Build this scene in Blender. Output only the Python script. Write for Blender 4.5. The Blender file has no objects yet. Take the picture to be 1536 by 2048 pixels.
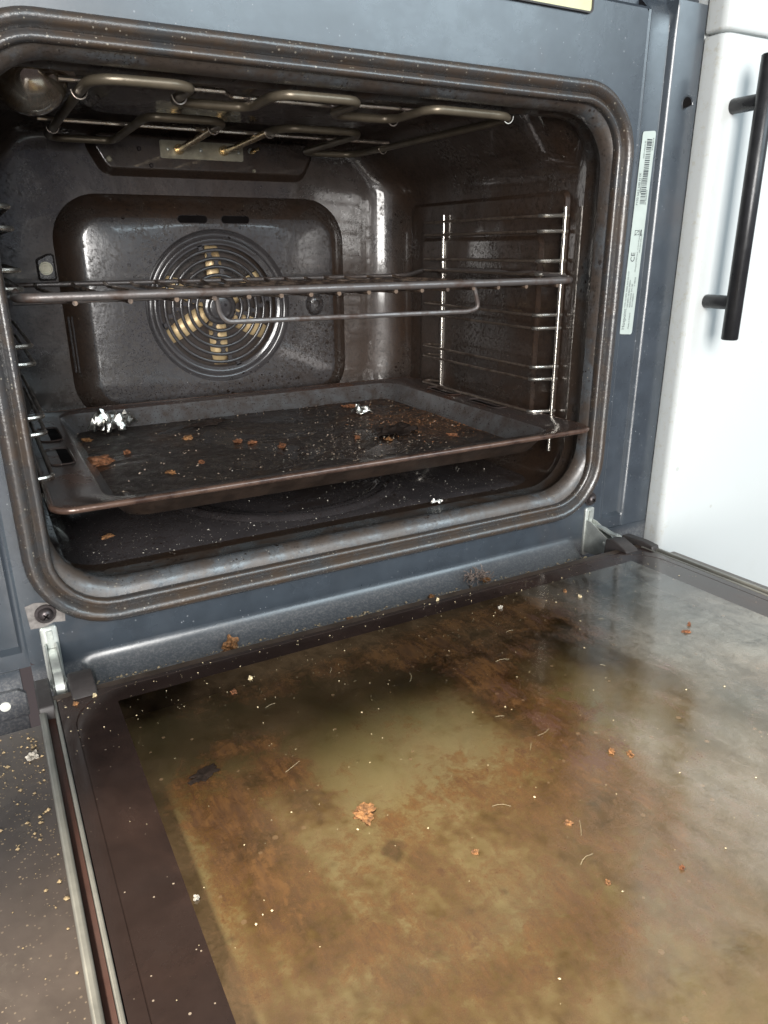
import bpy, math, random
from mathutils import Vector, noise
random.seed(7)
PI = math.pi
scene = bpy.context.scene
# ------------------------------------------------------------------ camera
cam_d = bpy.data.cameras.new('camera'); cam = bpy.data.objects.new('camera', cam_d)
scene.collection.objects.link(cam); scene.camera = cam
cam_d.sensor_fit = 'VERTICAL'; cam_d.sensor_height = 24.0; cam_d.lens = 24.0*1464.5/2048
cam_d.clip_start = .01; cam_d.clip_end = 60
CP = Vector((-0.2332, -0.4556, 0.2902))
f = Vector((0.4496, 0.82623, -0.33941)).normalized()
r = Vector((0.87735, -0.47981, -0.00583)).normalized(); u = r.cross(f)
from mathutils import Matrix
cam.matrix_world = Matrix(((r.x, u.x, -f.x, CP.x), (r.y, u.y, -f.y, CP.y), (r.z, u.z, -f.z, CP.z), (0, 0, 0, 1)))
# ------------------------------------------------------------------ light
world = bpy.data.worlds.new('World'); scene.world = world; world.use_nodes = True
wn = world.node_tree; wn.nodes.clear()
wo = wn.nodes.new('ShaderNodeOutputWorld'); wb = wn.nodes.new('ShaderNodeBackground')
tc = wn.nodes.new('ShaderNodeTexCoord'); sx = wn.nodes.new('ShaderNodeSeparateXYZ')
rp = wn.nodes.new('ShaderNodeValToRGB')
mr = wn.nodes.new('ShaderNodeMapRange'); mr.inputs['From Min'].default_value = -1; mr.inputs['From Max'].default_value = 1
wn.links.new(tc.outputs['Generated'], sx.inputs[0]); wn.links.new(sx.outputs['Z'], mr.inputs['Value'])
wn.links.new(mr.outputs[0], rp.inputs[0]); wn.links.new(rp.outputs[0], wb.inputs['Color']); wn.links.new(wb.outputs[0], wo.inputs['Surface'])
cr = rp.color_ramp
cr.elements[0].position = 0.0; cr.elements[0].color = (.10, .08, .075, 1)
cr.elements[1].position = 1.0; cr.elements[1].color = (.42, .40, .36, 1)
for p, c in ((.38, (.14, .115, .12, 1)), (.48, (.26, .26, .31, 1)), (.58, (.62, .70, .78, 1)), (.78, (.55, .57, .57, 1))):
    e = cr.elements.new(p); e.color = c
wb.inputs['Strength'].default_value = .75

def area(name, loc, tgt, sx_, sy_, power, col):
    l = bpy.data.lights.new(name, 'AREA'); l.shape = 'RECTANGLE'; l.size = sx_; l.size_y = sy_
    l.energy = power; l.color = col
    o = bpy.data.objects.new(name, l); scene.collection.objects.link(o)
    o.location = loc; o.rotation_euler = (Vector(tgt)-Vector(loc)).to_track_quat('-Z', 'Y').to_euler()
    return o
area('window_light', (-.80, -2.30, .80), (.0, .25, .25), 1.0, 1.45, 118, (1.0, .975, .94))
area('side_window_light', (1.05, -2.1, 1.35), (.05, 0, .35), 1.7, 1.1, 34, (.74, .91, 1.0))
area('ceiling_light', (-1.15, .22, 2.0), (0, -.25, 0), .20, .20, 122, (1.0, .90, .74))
vs = scene.view_settings; vs.view_transform = 'Standard'; vs.look = 'None'; vs.exposure = 0.0; vs.gamma = 1; vs.use_curve_mapping = False

# ------------------------------------------------------------------ mesh helpers
class MB:
    def __init__(s): s.v = []; s.f = []; s.m = []
    def add(s, vs_, fs_, mi=0):
        n = len(s.v); s.v += [tuple(v) for v in vs_]
        for fc in fs_: s.f.append(tuple(i+n for i in fc)); s.m.append(mi)
        return s
    def box(s, x0, x1, y0, y1, z0, z1, mi=0):
        return s.add([(x0,y0,z0),(x1,y0,z0),(x1,y1,z0),(x0,y1,z0),(x0,y0,z1),(x1,y0,z1),(x1,y1,z1),(x0,y1,z1)],
              [(0,3,2,1),(4,5,6,7),(0,1,5,4),(1,2,6,5),(2,3,7,6),(3,0,4,7)], mi)
    def loft(s, loops, closed=True, cap0=False, cap1=False, mi=0):
        n = len(loops[0]); vv = [p for L in loops for p in L]; ff = []
        for a in range(len(loops)-1):
            for i in range(n if closed else n-1):
                j = (i+1) % n
                ff.append((a*n+i, a*n+j, (a+1)*n+j, (a+1)*n+i))
        if cap0: ff.append(tuple(range(n)))
        if cap1: ff.append(tuple(range((len(loops)-1)*n, len(loops)*n))[::-1])
        return s.add(vv, ff, mi)
    def tube(s, pts, rad, seg=8, closed=False, mi=0, caps=True):
        P = [Vector(p) for p in pts]; n = len(P); loops = []
        T = []
        for i in range(n):
            if closed: t = P[(i+1) % n]-P[i-1]
            else: t = P[min(i+1, n-1)]-P[max(i-1, 0)]
            T.append(t.normalized())
        a = Vector((0,0,1)) if abs(T[0].z) < .9 else Vector((1,0,0))
        nrm = (a - T[0]*a.dot(T[0])).normalized()
        for i in range(n):
            nrm = (nrm - T[i]*nrm.dot(T[i])).normalized(); b = T[i].cross(nrm)
            rr = rad[i] if isinstance(rad, (list, tuple)) else rad
            loops.append([P[i]+(nrm*math.cos(2*PI*k/seg)+b*math.sin(2*PI*k/seg))*rr for k in range(seg)])
        if closed: loops.append(loops[0])
        return s.loft(loops, True, caps and not closed, caps and not closed, mi)
    def build(s, name, mats, parent=None, smooth=True, bevel=0, solid=0, auto=40, weld=False):
        me = bpy.data.meshes.new(name); me.from_pydata(s.v, [], s.f)
        if not isinstance(mats, (list, tuple)): mats = [mats]
        for m in mats: me.materials.append(m)
        me.polygons.foreach_set('material_index', s.m)
        me.update()
        import bmesh
        bm = bmesh.new(); bm.from_mesh(me)
        if weld: bmesh.ops.remove_doubles(bm, verts=bm.verts, dist=1e-6)
        bmesh.ops.recalc_face_normals(bm, faces=bm.faces)
        bm.to_mesh(me); bm.free()
        if smooth:
            me.polygons.foreach_set('use_smooth', [True]*len(me.polygons))
            me.set_sharp_from_angle(angle=math.radians(auto))
        o = bpy.data.objects.new(name, me); scene.collection.objects.link(o)
        if parent is not None: o.parent = parent
        if solid:
            md = o.modifiers.new('solid', 'SOLIDIFY'); md.thickness = solid; md.offset = 0
        if bevel:
            md = o.modifiers.new('bevel', 'BEVEL'); md.width = bevel; md.segments = 3; md.limit_method = 'ANGLE'; md.angle_limit = math.radians(35)
            md.harden_normals = False
        return o

def tag(o, label=None, cat=None, group=None, kind=None):
    if label: o['label'] = label
    if cat: o['category'] = cat
    if group: o['group'] = group
    if kind: o['kind'] = kind
    return o
def empty(name, loc, label, cat, group=None):
    o = bpy.data.objects.new(name, None); scene.collection.objects.link(o); o.location = loc
    o.empty_display_size = .02
    return tag(o, label, cat, group)
def adopt(o, root):
    """parent with inverse so that world coordinates of the mesh stay"""
    o.parent = root; o.matrix_parent_inverse = Matrix.Translation(-Vector(root.location))

def fillet(pts, rad, n=8):
    """closed 2d polygon -> rounded; constant number of points per corner"""
    out = []; N = len(pts)
    for i in range(N):
        p = Vector(pts[i]); a = Vector(pts[i-1])-p; b = Vector(pts[(i+1) % N])-p
        R = rad[i] if isinstance(rad, (list, tuple)) else rad
        la, lb = a.length, b.length; a.normalize(); b.normalize()
        ang = a.angle(b); d = min(R/math.tan(ang/2), la*.499, lb*.499); R = d*math.tan(ang/2)
        c = p+(a+b).normalized()*(R/math.sin(ang/2))
        s0 = p+a*d-c; s1 = p+b*d-c
        a0 = math.atan2(s0.y, s0.x); a1 = math.atan2(s1.y, s1.x)
        dd = (a1-a0+PI) % (2*PI)-PI
        for k in range(n+1):
            t = a0+dd*k/n; out.append((c.x+R*math.cos(t), c.y+R*math.sin(t)))
    return out
def fillet3(pts, R, n=6):
    """open 3d polyline with rounded corners"""
    P = [Vector(p) for p in pts]; out = [P[0]]
    for i in range(1, len(P)-1):
        a = P[i-1]-P[i]; b = P[i+1]-P[i]; la, lb = a.length, b.length
        d = min(R, la*.48, lb*.48); a.normalize(); b.normalize()
        s0 = P[i]+a*d; s1 = P[i]+b*d
        for k in range(n+1):
            t = k/n; out.append(s0*(1-t)**2+P[i]*2*t*(1-t)+s1*t*t)
    out.append(P[-1]); return out
def rrect(hw, zb, zt, R, n=8, c=0):
    """six cornered loop (top corners split in two) so it lofts with the chamfered cavity section"""
    k = R*.586
    return fillet([(c-hw, zb), (c+hw, zb), (c+hw, zt-k), (c+hw-k, zt), (c-hw+k, zt), (c-hw, zt-k)],
                  [R, R, R*.98, R*.98, R*.98, R*.98], n)
def at_y(loop, y): return [(p[0], y, p[1]) for p in loop]

# ------------------------------------------------------------------ material helpers
class Mat:
    def __init__(s, name):
        s.m = bpy.data.materials.new(name); s.m.use_nodes = True; s.t = s.m.node_tree; s.N = s.t.nodes; s.L = s.t.links
        s.b = s.N['Principled BSDF']; s.tc = s.N.new('ShaderNodeTexCoord')
        s.geo = None
    def inp(s, k, v):
        i = s.b.inputs[k]
        if hasattr(v, 'is_linked') or hasattr(v, 'links'): s.L.new(v, i)
        else: i.default_value = v if not (isinstance(v, tuple) and len(v) == 3) else (*v, 1)
        return s
    def val(s, i, v):
        if isinstance(v, bpy.types.NodeSocket): s.L.new(v, i)
        else: i.default_value = (*v, 1) if (isinstance(v, tuple) and len(v) == 3 and i.type == 'RGBA') else v
    def coord(s, scale=(1, 1, 1), rot=(0, 0, 0), loc=(0, 0, 0)):
        mp = s.N.new('ShaderNodeMapping'); s.L.new(s.tc.outputs['Object'], mp.inputs[0])
        mp.inputs['Scale'].default_value = scale; mp.inputs['Rotation'].default_value = rot; mp.inputs['Location'].default_value = loc
        return mp.outputs[0]
    def noise(s, scale, detail=4, rough=.6, dist=0, vec=None, color=False):
        n = s.N.new('ShaderNodeTexNoise'); s.L.new(vec or s.tc.outputs['Object'], n.inputs['Vector'])
        n.inputs['Scale'].default_value = scale; n.inputs['Detail'].default_value = detail
        n.inputs['Roughness'].default_value = rough; n.inputs['Distortion'].default_value = dist
        return n.outputs['Color' if color else 'Fac']
    def voro(s, scale, vec=None, feature='F1', rand=1):
        n = s.N.new('ShaderNodeTexVoronoi'); n.feature = feature; s.L.new(vec or s.tc.outputs['Object'], n.inputs['Vector'])
        n.inputs['Scale'].default_value = scale; n.inputs['Randomness'].default_value = rand
        return n
    def ramp(s, fac, a, b, v0=0., v1=1.):
        n = s.N.new('ShaderNodeMapRange'); n.interpolation_type = 'SMOOTHSTEP'
        s.L.new(fac, n.inputs['Value']); n.inputs['From Min'].default_value = a; n.inputs['From Max'].default_value = b
        n.inputs['To Min'].default_value = v0; n.inputs['To Max'].default_value = v1
        return n.outputs[0]
    def mix(s, fac, a, b):
        n = s.N.new('ShaderNodeMix'); n.data_type = 'RGBA'
        s.val(n.inputs['Factor'], fac); s.val(n.inputs[6], a); s.val(n.inputs[7], b)
        return n.outputs[2]
    def mixf(s, fac, a, b):
        n = s.N.new('ShaderNodeMix'); n.data_type = 'FLOAT'
        s.val(n.inputs[0], fac); s.val(n.inputs[2], a); s.val(n.inputs[3], b)
        return n.outputs[0]
    def math(s, op, a, b=0., clamp=False):
        n = s.N.new('ShaderNodeMath'); n.operation = op; n.use_clamp = clamp; s.val(n.inputs[0], a); s.val(n.inputs[1], b)
        return n.outputs[0]
    def sep(s, vec=None):
        n = s.N.new('ShaderNodeSeparateXYZ'); s.L.new(vec or s.tc.outputs['Object'], n.inputs[0]); return n.outputs
    def bump(s, h, strength, dist=.001):
        n = s.N.new('ShaderNodeBump'); s.L.new(h, n.inputs['Height']); n.inputs['Strength'].default_value = strength
        n.inputs['Distance'].default_value = dist; s.L.new(n.outputs[0], s.b.inputs['Normal']); return s
    def dots(s, scale, prob, size, vec=None):
        """sparse round specks: 1 on a speck"""
        v = s.voro(scale, vec); c = s.N.new('ShaderNodeSeparateColor'); s.L.new(v.outputs['Color'], c.inputs[0])
        a = s.math('LESS_THAN', c.outputs[0], prob)
        sz = s.math('MULTIPLY', c.outputs[1], size)
        d = s.math('LESS_THAN', v.outputs['Distance'], sz)
        return s.math('MULTIPLY', a, d)

def simple(name, col, rough=.5, metal=0., var=.15, vs_=60, bumpk=0., bscale=300, spec=.5, coat=0):
    m = Mat(name); n = m.noise(vs_, 5, .65)
    m.inp('Base Color', m.mix(m.ramp(n, .3, .7), tuple(c*(1-var) for c in col), tuple(min(1, c*(1+var)) for c in col)))
    m.inp('Roughness', m.ramp(m.noise(vs_*.7, 4), .3, .7, max(.02, rough*.8), min(1, rough*1.2)))
    m.inp('Metallic', metal); m.inp('Specular IOR Level', spec)
    if coat: m.inp('Coat Weight', coat); m.inp('Coat Roughness', .12)
    if bumpk: m.bump(m.noise(bscale, 4), bumpk, .0008)
    return m.m

def enamel(name, base, grime=(.03, .015, .007), gl=(.5, .7), rough=.16, dust=.03, dustc=(.5, .5, .5), black=.0, frontburn=0, bk=.25, streak=0, lowfreq=9, spec=.6, gamt=.85, wave=0, coat=0, spat=0, ledge=0):
    m = Mat(name)
    n1 = m.noise(lowfreq, 6, .7, .4); g = m.ramp(n1, gl[0], gl[1])
    if frontburn:
        y = m.sep()[1]
        fb = m.ramp(y, .20, .03)
        nn = m.noise(30, 6, .7)
        fb = m.math('MULTIPLY', fb, m.ramp(nn, .25, .6), True)
        g = m.math('MAXIMUM', g, m.math('MULTIPLY', fb, frontburn))
    col = m.mix(m.ramp(m.noise(45, 5), .3, .7), tuple(c*.86 for c in base), tuple(c*1.12 for c in base))
    col = m.mix(m.math('MULTIPLY', g, gamt), col, grime)
    rg = m.mixf(g, rough, min(.75, rough+.28))
    if black:
        d = m.math('MAXIMUM', m.dots(420, black, .5), m.dots(190, black*.5, .4))
        d = m.math('MULTIPLY', d, m.ramp(m.noise(14, 4), .38, .6))
        d = m.math('MAXIMUM', d, m.math('MULTIPLY', m.math('MULTIPLY', m.dots(1000, min(.9, black*1.9), .55), m.ramp(m.noise(11, 4), .40, .58)), .85))
        col = m.mix(d, col, (.012, .007, .005))
    if streak:
        v = m.coord((95, 95, 5)); s_ = m.ramp(m.noise(1.0, 5, .7, .3, v), .60, .68)
        s_ = m.math('MULTIPLY', s_, m.ramp(m.noise(12, 3), .45, .6)); s_ = m.math('MULTIPLY', s_, streak)
        col = m.mix(s_, col, (.014, .007, .004)); rg = m.mixf(s_, rg, .6)
    if dust:
        d = m.math('MAXIMUM', m.dots(750, dust, .42), m.dots(340, dust*.25, .22))
        d = m.math('MULTIPLY', d, m.ramp(m.noise(17, 3), .35, .65, .15, 1))
        col = m.mix(m.math('MULTIPLY', d, .8), col, dustc); rg = m.mixf(d, rg, .8)
    if ledge:
        z_ = m.sep()[2]; lm = m.math('MULTIPLY', m.ramp(m.math('ADD', z_, m.math('MULTIPLY', m.noise(40, 4), .006)), .048, .040), 1.0)
        lc_ = m.mix(m.ramp(m.noise(600, 4, .8), .45, .62), (.062, .066, .075), (.15, .15, .15))
        col = m.mix(m.math('MULTIPLY', lm, .8), col, lc_); rg = m.mixf(lm, m.mixf(m.ramp(m.noise(9, 5, .7), .35, .65), rg, .34), .42)
    if spat:
        q = m.noise(300, 5, .85); w_ = m.math('MULTIPLY', m.ramp(m.noise(10, 5, .7, .4), .28, .60), spat)
        q = m.math('MULTIPLY', m.ramp(q, .515, .575), w_); q = m.math('MINIMUM', q, 1.0)
        col = m.mix(q, col, (.016, .008, .004)); rg = m.mixf(q, rg, .55)
        if coat: coat = m.mixf(q, coat, .05)
    m.inp('Base Color', col); m.inp('Roughness', rg); m.inp('Specular IOR Level', spec)
    if coat: m.inp('Coat Weight', coat); m.inp('Coat Roughness', .07)
    h = m.math('ADD', m.math('MULTIPLY', m.noise(55, 3), 1.0), m.math('ADD', m.math('MULTIPLY', m.noise(420, 3), .16), m.math('MULTIPLY', m.noise(1100, 2), .07)))
    h = m.math('ADD', h, m.math('MULTIPLY', g, .12))
    if wave: h = m.math('ADD', h, m.math('MULTIPLY', m.noise(14, 2), wave))
    m.bump(h, bk, .0012)
    return m.m

M = {}
M['frame'] = enamel('blue grey enamel', (.034, .042, .052), grime=(.06, .052, .052), gl=(.55, .8), rough=.24, dust=.035, dustc=(.20, .21, .23), bk=.10, gamt=.5, spec=1.0, ledge=1)
M['ledge'] = enamel('dusty enamel ledge', (.050, .056, .068), grime=(.08, .07, .058), gl=(.5, .75), rough=.40, dust=.5, dustc=(.30, .31, .32), bk=.25, gamt=.6, spec=1.0, lowfreq=30)
M['cavity'] = enamel('burnt dark enamel', (.044, .036, .032), grime=(.034, .016, .007), gl=(.36, .60), wave=3.0, coat=.9, spat=1.4, rough=.17, dust=.03, dustc=(.22, .17, .13), black=.30, frontburn=1.0, bk=.42, streak=.5, spec=.65)
M['floor'] = enamel('cavity floor enamel', (.034, .030, .031), coat=1.0, spat=.35, grime=(.012, .007, .005), gl=(.56, .70), rough=.2, dust=.07, dustc=(.30, .26, .22), black=.1, bk=.22, spec=.6)
M['cover'] = enamel('speckled grey enamel', (.056, .052, .053), coat=.9, spat=1.5, grime=(.034, .022, .017), gl=(.52, .75), rough=.22, dust=.03, dustc=(.28, .25, .23), black=.42, bk=.25, streak=.8, lowfreq=14, spec=.65)
M['grille'] = enamel('grille enamel', (.045, .041, .042), coat=.8, gl=(.6, .8), rough=.22, dust=.02, dustc=(.25, .2, .17), black=.1, bk=.15)
M['void'] = simple('dark fan chamber enamel', (.014, .010, .008), .4, spec=.3, bumpk=.3)
M['fan'] = simple('tarnished brass blade', (.80, .60, .34), .42, .2, .3, 90)
M['element'] = simple('brown heating tube', (.15, .125, .09), .36, .5, .2, 40, .15)
M['rod'] = simple('bright steel rod', (.62, .55, .48), .28, .9, .25, 60)
M['plate'] = simple('khaki zinc plate', (.33, .31, .24), .42, .5, .2, 120, .2)
M['brasspin'] = simple('golden tube end', (.62, .48, .27), .25, .9, .2, 60)
M['void2'] = simple('hole black', (.005, .004, .004), .7, spec=.05)
M['lip'] = enamel('dirty cavity rim enamel', (.075, .078, .080), grime=(.045, .024, .012), gl=(.36, .58), rough=.22, dust=.05, dustc=(.3, .26, .2), black=.35, bk=.3, lowfreq=16)
M['rimedge'] = enamel('grease edged enamel rim', (.074, .080, .086), grime=(.048, .030, .018), gl=(.38, .57), spat=.5, rough=.2, dust=.06, dustc=(.3, .26, .2), black=.25, bk=.3, lowfreq=24, spec=1.0, gamt=.8)
M['zinc'] = simple('zinc plated steel', (.50, .52, .49), .42, .7, .18, 90, .1)
M['blackplastic'] = simple('dull black plastic', (.035, .030, .029), .5, 0, .25, 80, .1)
M['screw'] = simple('dark screw', (.06, .05, .05), .35, .6, .2, 200)
M['white'] = Mat('white cabinet laminate')
m = M['white']; d = m.dots(55, .05, .12); d2 = m.math('MULTIPLY', m.ramp(m.sep()[0], .312, .298), m.ramp(m.noise(180, 5, .8), .52, .66))
c_ = m.mix(m.math('MULTIPLY', m.ramp(m.noise(25, 4), .5, .8), .10), (.525, .550, .548), (.44, .44, .40)); c_ = m.mix(m.math('MULTIPLY', d, .35), c_, (.30, .28, .22)); c_ = m.mix(m.math('MULTIPLY', d2, .45), c_, (.40, .37, .28))
m.inp('Base Color', c_); m.inp('Roughness', .32); m.bump(m.noise(30, 2), .04, .001); M['white'] = m.m
M['blackmetal'] = simple('matt black handle metal', (.022, .022, .024), .33, .3, .2, 120, .05)
M['label'] = simple('silver grey label', (.42, .47, .44), .35, .1, .05, 60)
M['ink'] = simple('dark label ink', (.03, .035, .04), .6, 0, 0)
M['yellow'] = simple('pale yellow plastic', (.50, .50, .30), .35, 0, .12, 25)
M['foil'] = simple('crumpled aluminium foil', (.80, .78, .72), .34, 1.0, .08, 150)
M['crust'] = simple('rusty brown food crust', (.17, .066, .026), .75, 0, .6, 420, .9, 900)
M['crustpale'] = simple('pale orange crumb', (.21, .098, .036), .7, 0, .7, 420, .9, 900)
M['char'] = simple('black charred flake', (.014, .009, .007), .7, 0, .5, 200, .6, 500, .15)
M['crumbs'] = simple('cream crumb', (.55, .45, .28), .8, 0, .45, 400)
M['ash'] = simple('pale ash fleck', (.38, .35, .30), .8, 0, .4, 400)
M['fluff'] = simple('grey brown fluff', (.16, .12, .10), .9, 0, .5, 300)
M['bulb'] = Mat('frosty glass dome'); m = M['bulb']
m.inp('Base Color', m.mix(m.ramp(m.noise(50, 5), .35, .65), (.55, .52, .46), (.26, .20, .14))); m.inp('Metallic', .8); m.inp('Roughness', m.ramp(m.noise(60, 4), .3, .7, .05, .22)); m.inp('Coat Weight', .8); m.inp('Coat Roughness', .05)
M['bulb'] = m.m
def wire(name, a, b, lo, hi, rough=.28, metal=.85):
    m = Mat(name); g = m.ramp(m.noise(38, 5, .7), lo, hi)
    m.inp('Base Color', m.mix(g, a, b)); m.inp('Metallic', m.mixf(g, metal, .15)); m.inp('Roughness', m.mixf(g, rough, .5))
    m.bump(m.noise(500, 4), .25, .0006); return m.m
M['shelfbar'] = wire('browned shelf bar', (.15, .135, .130), (.050, .030, .022), .42, .66, .33, .6)
M['shelfwire'] = wire('burnt grid wire', (.20, .14, .10), (.030, .018, .013), .40, .58, .35, .5)
M['railwire'] = wire('chrome rail wire', (.72, .68, .62), (.10, .065, .045), .60, .78, .2, .95)
M['raildark'] = wire('burnt rail wire', (.20, .16, .13), (.045, .030, .022), .45, .62, .3, .8)
M['fan'] = wire('tarnished brass blade', (.78, .58, .32), (.20, .11, .05), .48, .66, .42, .25)
M['fan'].node_tree.nodes['Principled BSDF'].inputs['Metallic'].default_value = .2
# tray
m = Mat('baked on black tray floor')
n1 = m.noise(16, 6, .72, .5); g = m.ramp(n1, .50, .66)
sp = m.math('MULTIPLY', m.dots(900, .40, .45), m.ramp(m.noise(13, 4, .6), .45, .62))
x_, y_, z_ = m.sep()
rust = m.math('MULTIPLY', m.math('MULTIPLY', m.ramp(x_, .07, .13), m.ramp(y_, .06, .12)), m.ramp(m.noise(420, 4, .8), .50, .62))
gold = m.math('MULTIPLY', m.dots(1300, .5, .4), m.ramp(m.noise(20, 4, .6), .42, .58))
c = m.mix(g, (.020, .015, .013), (.034, .018, .010))
c = m.mix(m.math('MULTIPLY', rust, .7), c, (.20, .085, .032))
c = m.mix(m.math('MULTIPLY', sp, .75), c, (.28, .22, .17))
c = m.mix(m.math('MULTIPLY', gold, .5), c, (.20, .13, .07))
fat = m.ramp(m.noise(11, 5, .6, .8), .50, .57); c = m.mix(m.math('MULTIPLY', fat, .8), c, (.012, .007, .005))
m.inp('Base Color', c); m.inp('Roughness', m.mixf(fat, m.ramp(m.noise(90, 5), .35, .65, .28, .65), .13)); m.inp('Specular IOR Level', .38)
h = m.math('ADD', m.noise(140, 6, .75), m.math('MULTIPLY', m.noise(600, 3), .4)); h = m.math('MULTIPLY', h, m.mixf(fat, 1.0, .25)); m.bump(h, .8, .0018); M['trayfloor'] = m.m
m = Mat('dark brown tray enamel')
g = m.ramp(m.noise(26, 5, .7), .45, .7)
c = m.mix(g, (.040, .032, .030), (.050, .024, .015))
c = m.mix(m.math('MULTIPLY', m.dots(800, .2, .4), .5), c, (.20, .17, .15))
m.inp('Base Color', c); m.inp('Roughness', m.mixf(g, .17, .30)); m.inp('Specular IOR Level', .7); m.bump(m.noise(380, 3), .22, .0008); M['tray'] = m.m
M['underside'] = simple('burnt tray underside', (.028, .018, .013), .45, 0, .4, 60, .3, 400)
m = Mat('worn brown tray rim')
g = m.ramp(m.noise(45, 5, .7), .4, .65)
m.inp('Base Color', m.mix(g, (.115, .070, .052), (.045, .024, .018))); m.inp('Roughness', .17); m.inp('Metallic', .35); m.inp('Specular IOR Level', .8); m.bump(m.noise(260, 3), .2, .0008); M['trayrim'] = m.m
m = Mat('greyish tray side enamel')
c = m.mix(m.ramp(m.noise(60, 5, .7), .3, .75), (.15, .15, .155), (.08, .058, .047)); c = m.mix(m.dots(700, .35, .42), c, (.035, .025, .02))
m.inp('Base Color', c); m.inp('Roughness', .25); m.inp('Metallic', .55); m.bump(m.noise(500, 3), .3, .0008); M['trayside'] = m.m
# gasket
m = Mat('greasy rubber gasket')
g = m.ramp(m.noise(28, 5, .7), .35, .65); c = m.mix(g, (.036, .036, .037), (.045, .030, .020))
c = m.mix(m.math('MULTIPLY', m.dots(600, .14, .4), .6), c, (.30, .27, .22))
m.inp('Base Color', c); m.inp('Roughness', m.mixf(g, .22, .34)); m.inp('Specular IOR Level', .9); m.bump(m.noise(240, 5, .7), .3, .001); M['gasket'] = m.m
# door glass (clear, greasy) + printed border
def glass_mat():
    m = Mat('greasy inner door glass'); N, L = m.N, m.L
    at = N.new('ShaderNodeAttribute'); at.attribute_name = 'grime'
    sep = N.new('ShaderNodeSeparateColor'); L.new(at.outputs['Color'], sep.inputs[0])
    low, streaky, film_shade, pale = sep.outputs[0], sep.outputs[1], sep.outputs[2], at.outputs['Alpha']  # blue: dirt plus painted shade; alpha: mostly painted cabinet reflection
    vy = m.coord((60, 15, 60)); n1 = m.noise(1, 8, .78, .6, vy)
    vz = m.coord((230, 50, 230)); n2 = m.noise(1, 6, .8, .3, vz)
    n3 = m.noise(75, 8, .75, .5)
    n5 = m.noise(520, 5, .85); n6 = m.noise(200, 6, .8, .4)
    nn = m.math('ADD', m.math('ADD', m.math('MULTIPLY', n3, .42), m.math('MULTIPLY', n1, .24)), m.math('ADD', m.math('MULTIPLY', n5, .14), m.math('MULTIPLY', n6, .20)))
    th = m.math('SUBTRACT', .725, m.math('MULTIPLY', low, .325))
    st = m.math('SUBTRACT', nn, th); stain = m.math('ADD', m.ramp(st, .015, .055, 0, .38), m.ramp(st, -.05, .02, 0, .22))
    th2 = m.math('SUBTRACT', .750, m.math('MULTIPLY', streaky, .315))
    n4 = m.math('ADD', m.math('MULTIPLY', n1, .45), m.math('ADD', m.math('MULTIPLY', n2, .33), m.math('MULTIPLY', n5, .22)))
    stk = m.ramp(m.math('SUBTRACT', n4, th2), -.010, .035)
    scr = m.coord((6, 420, 6), rot=(0, 0, .6)); sc_ = m.math('MULTIPLY', m.ramp(m.noise(1, 3, .6, 1.6, scr), .70, .74), .14)
    pits = m.math('MULTIPLY', m.dots(240, .05, .32), .8)
    a = m.math('MAXIMUM', m.math('MULTIPLY', stain, .80), m.math('MULTIPLY', stk, .62))
    d = N.new('ShaderNodeBsdfPrincipled')
    cc = m.mix(m.ramp(n2, .35, .65), (.17, .078, .024), (.060, .026, .013))
    cc = m.mix(stk, cc, (.085, .040, .026)); 
    L.new(cc, d.inputs['Base Color']); d.inputs['Roughness'].default_value = .35
    tr = N.new('ShaderNodeBsdfTransparent')
    tf = m.mix(m.ramp(m.noise(10, 5, .7), .3, .7), (.97, .94, .86), (.86, .78, .62))
    halo = m.ramp(st, -.085, .035); tf = m.mix(halo, tf, (.50, .27, .07)); halo2 = m.ramp(st, .005, .06); tf = m.mix(halo2, tf, (.16, .06, .012))
    L.new(tf, tr.inputs['Color'])
    film_shade_bsdf = N.new('ShaderNodeBsdfDiffuse'); film_shade_bsdf.inputs['Color'].default_value = (.15, .098, .055, 1)  # brown grease colour, also paints shade low on the glass
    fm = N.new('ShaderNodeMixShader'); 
    ff = m.math('ADD', m.math('MULTIPLY', m.math('MULTIPLY', film_shade, .62), m.ramp(nn, .34, .62, .25, 1.0)), m.math('ADD', m.math('MULTIPLY', m.ramp(n1, .4, .8), .05), sc_)); ff = m.math('MAXIMUM', ff, pits)
    L.new(ff, fm.inputs[0]); L.new(tr.outputs[0], fm.inputs[1]); L.new(film_shade_bsdf.outputs[0], fm.inputs[2])
    fm0 = fm; painted_refl = N.new('ShaderNodeBsdfDiffuse'); painted_refl.inputs['Color'].default_value = (.33, .34, .32, 1)  # pale tone painting the cabinet's reflection
    fm = N.new('ShaderNodeMixShader'); L.new(m.math('MULTIPLY', pale, m.ramp(nn, .36, .60, .08, .42)), fm.inputs[0]); L.new(fm0.outputs[0], fm.inputs[1]); L.new(painted_refl.outputs[0], fm.inputs[2])
    m1 = N.new('ShaderNodeMixShader'); L.new(a, m1.inputs[0]); L.new(fm.outputs[0], m1.inputs[1]); L.new(d.outputs[0], m1.inputs[2])
    gl = N.new('ShaderNodeBsdfGlossy'); L.new(m.ramp(n3, .3, .7, .07, .20), gl.inputs['Roughness'])
    bp = N.new('ShaderNodeBump'); bp.inputs['Strength'].default_value = .06; bp.inputs['Distance'].default_value = .0008
    L.new(m.noise(120, 4), bp.inputs['Height']); L.new(bp.outputs[0], gl.inputs['Normal'])
    fr = N.new('ShaderNodeFresnel'); fr.inputs['IOR'].default_value = 1.85; L.new(bp.outputs[0], fr.inputs['Normal'])
    fk = m.math('MULTIPLY', fr.outputs[0], 1.1, True)
    m2 = N.new('ShaderNodeMixShader'); L.new(fk, m2.inputs[0]); L.new(m1.outputs[0], m2.inputs[1]); L.new(gl.outputs[0], m2.inputs[2])
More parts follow.
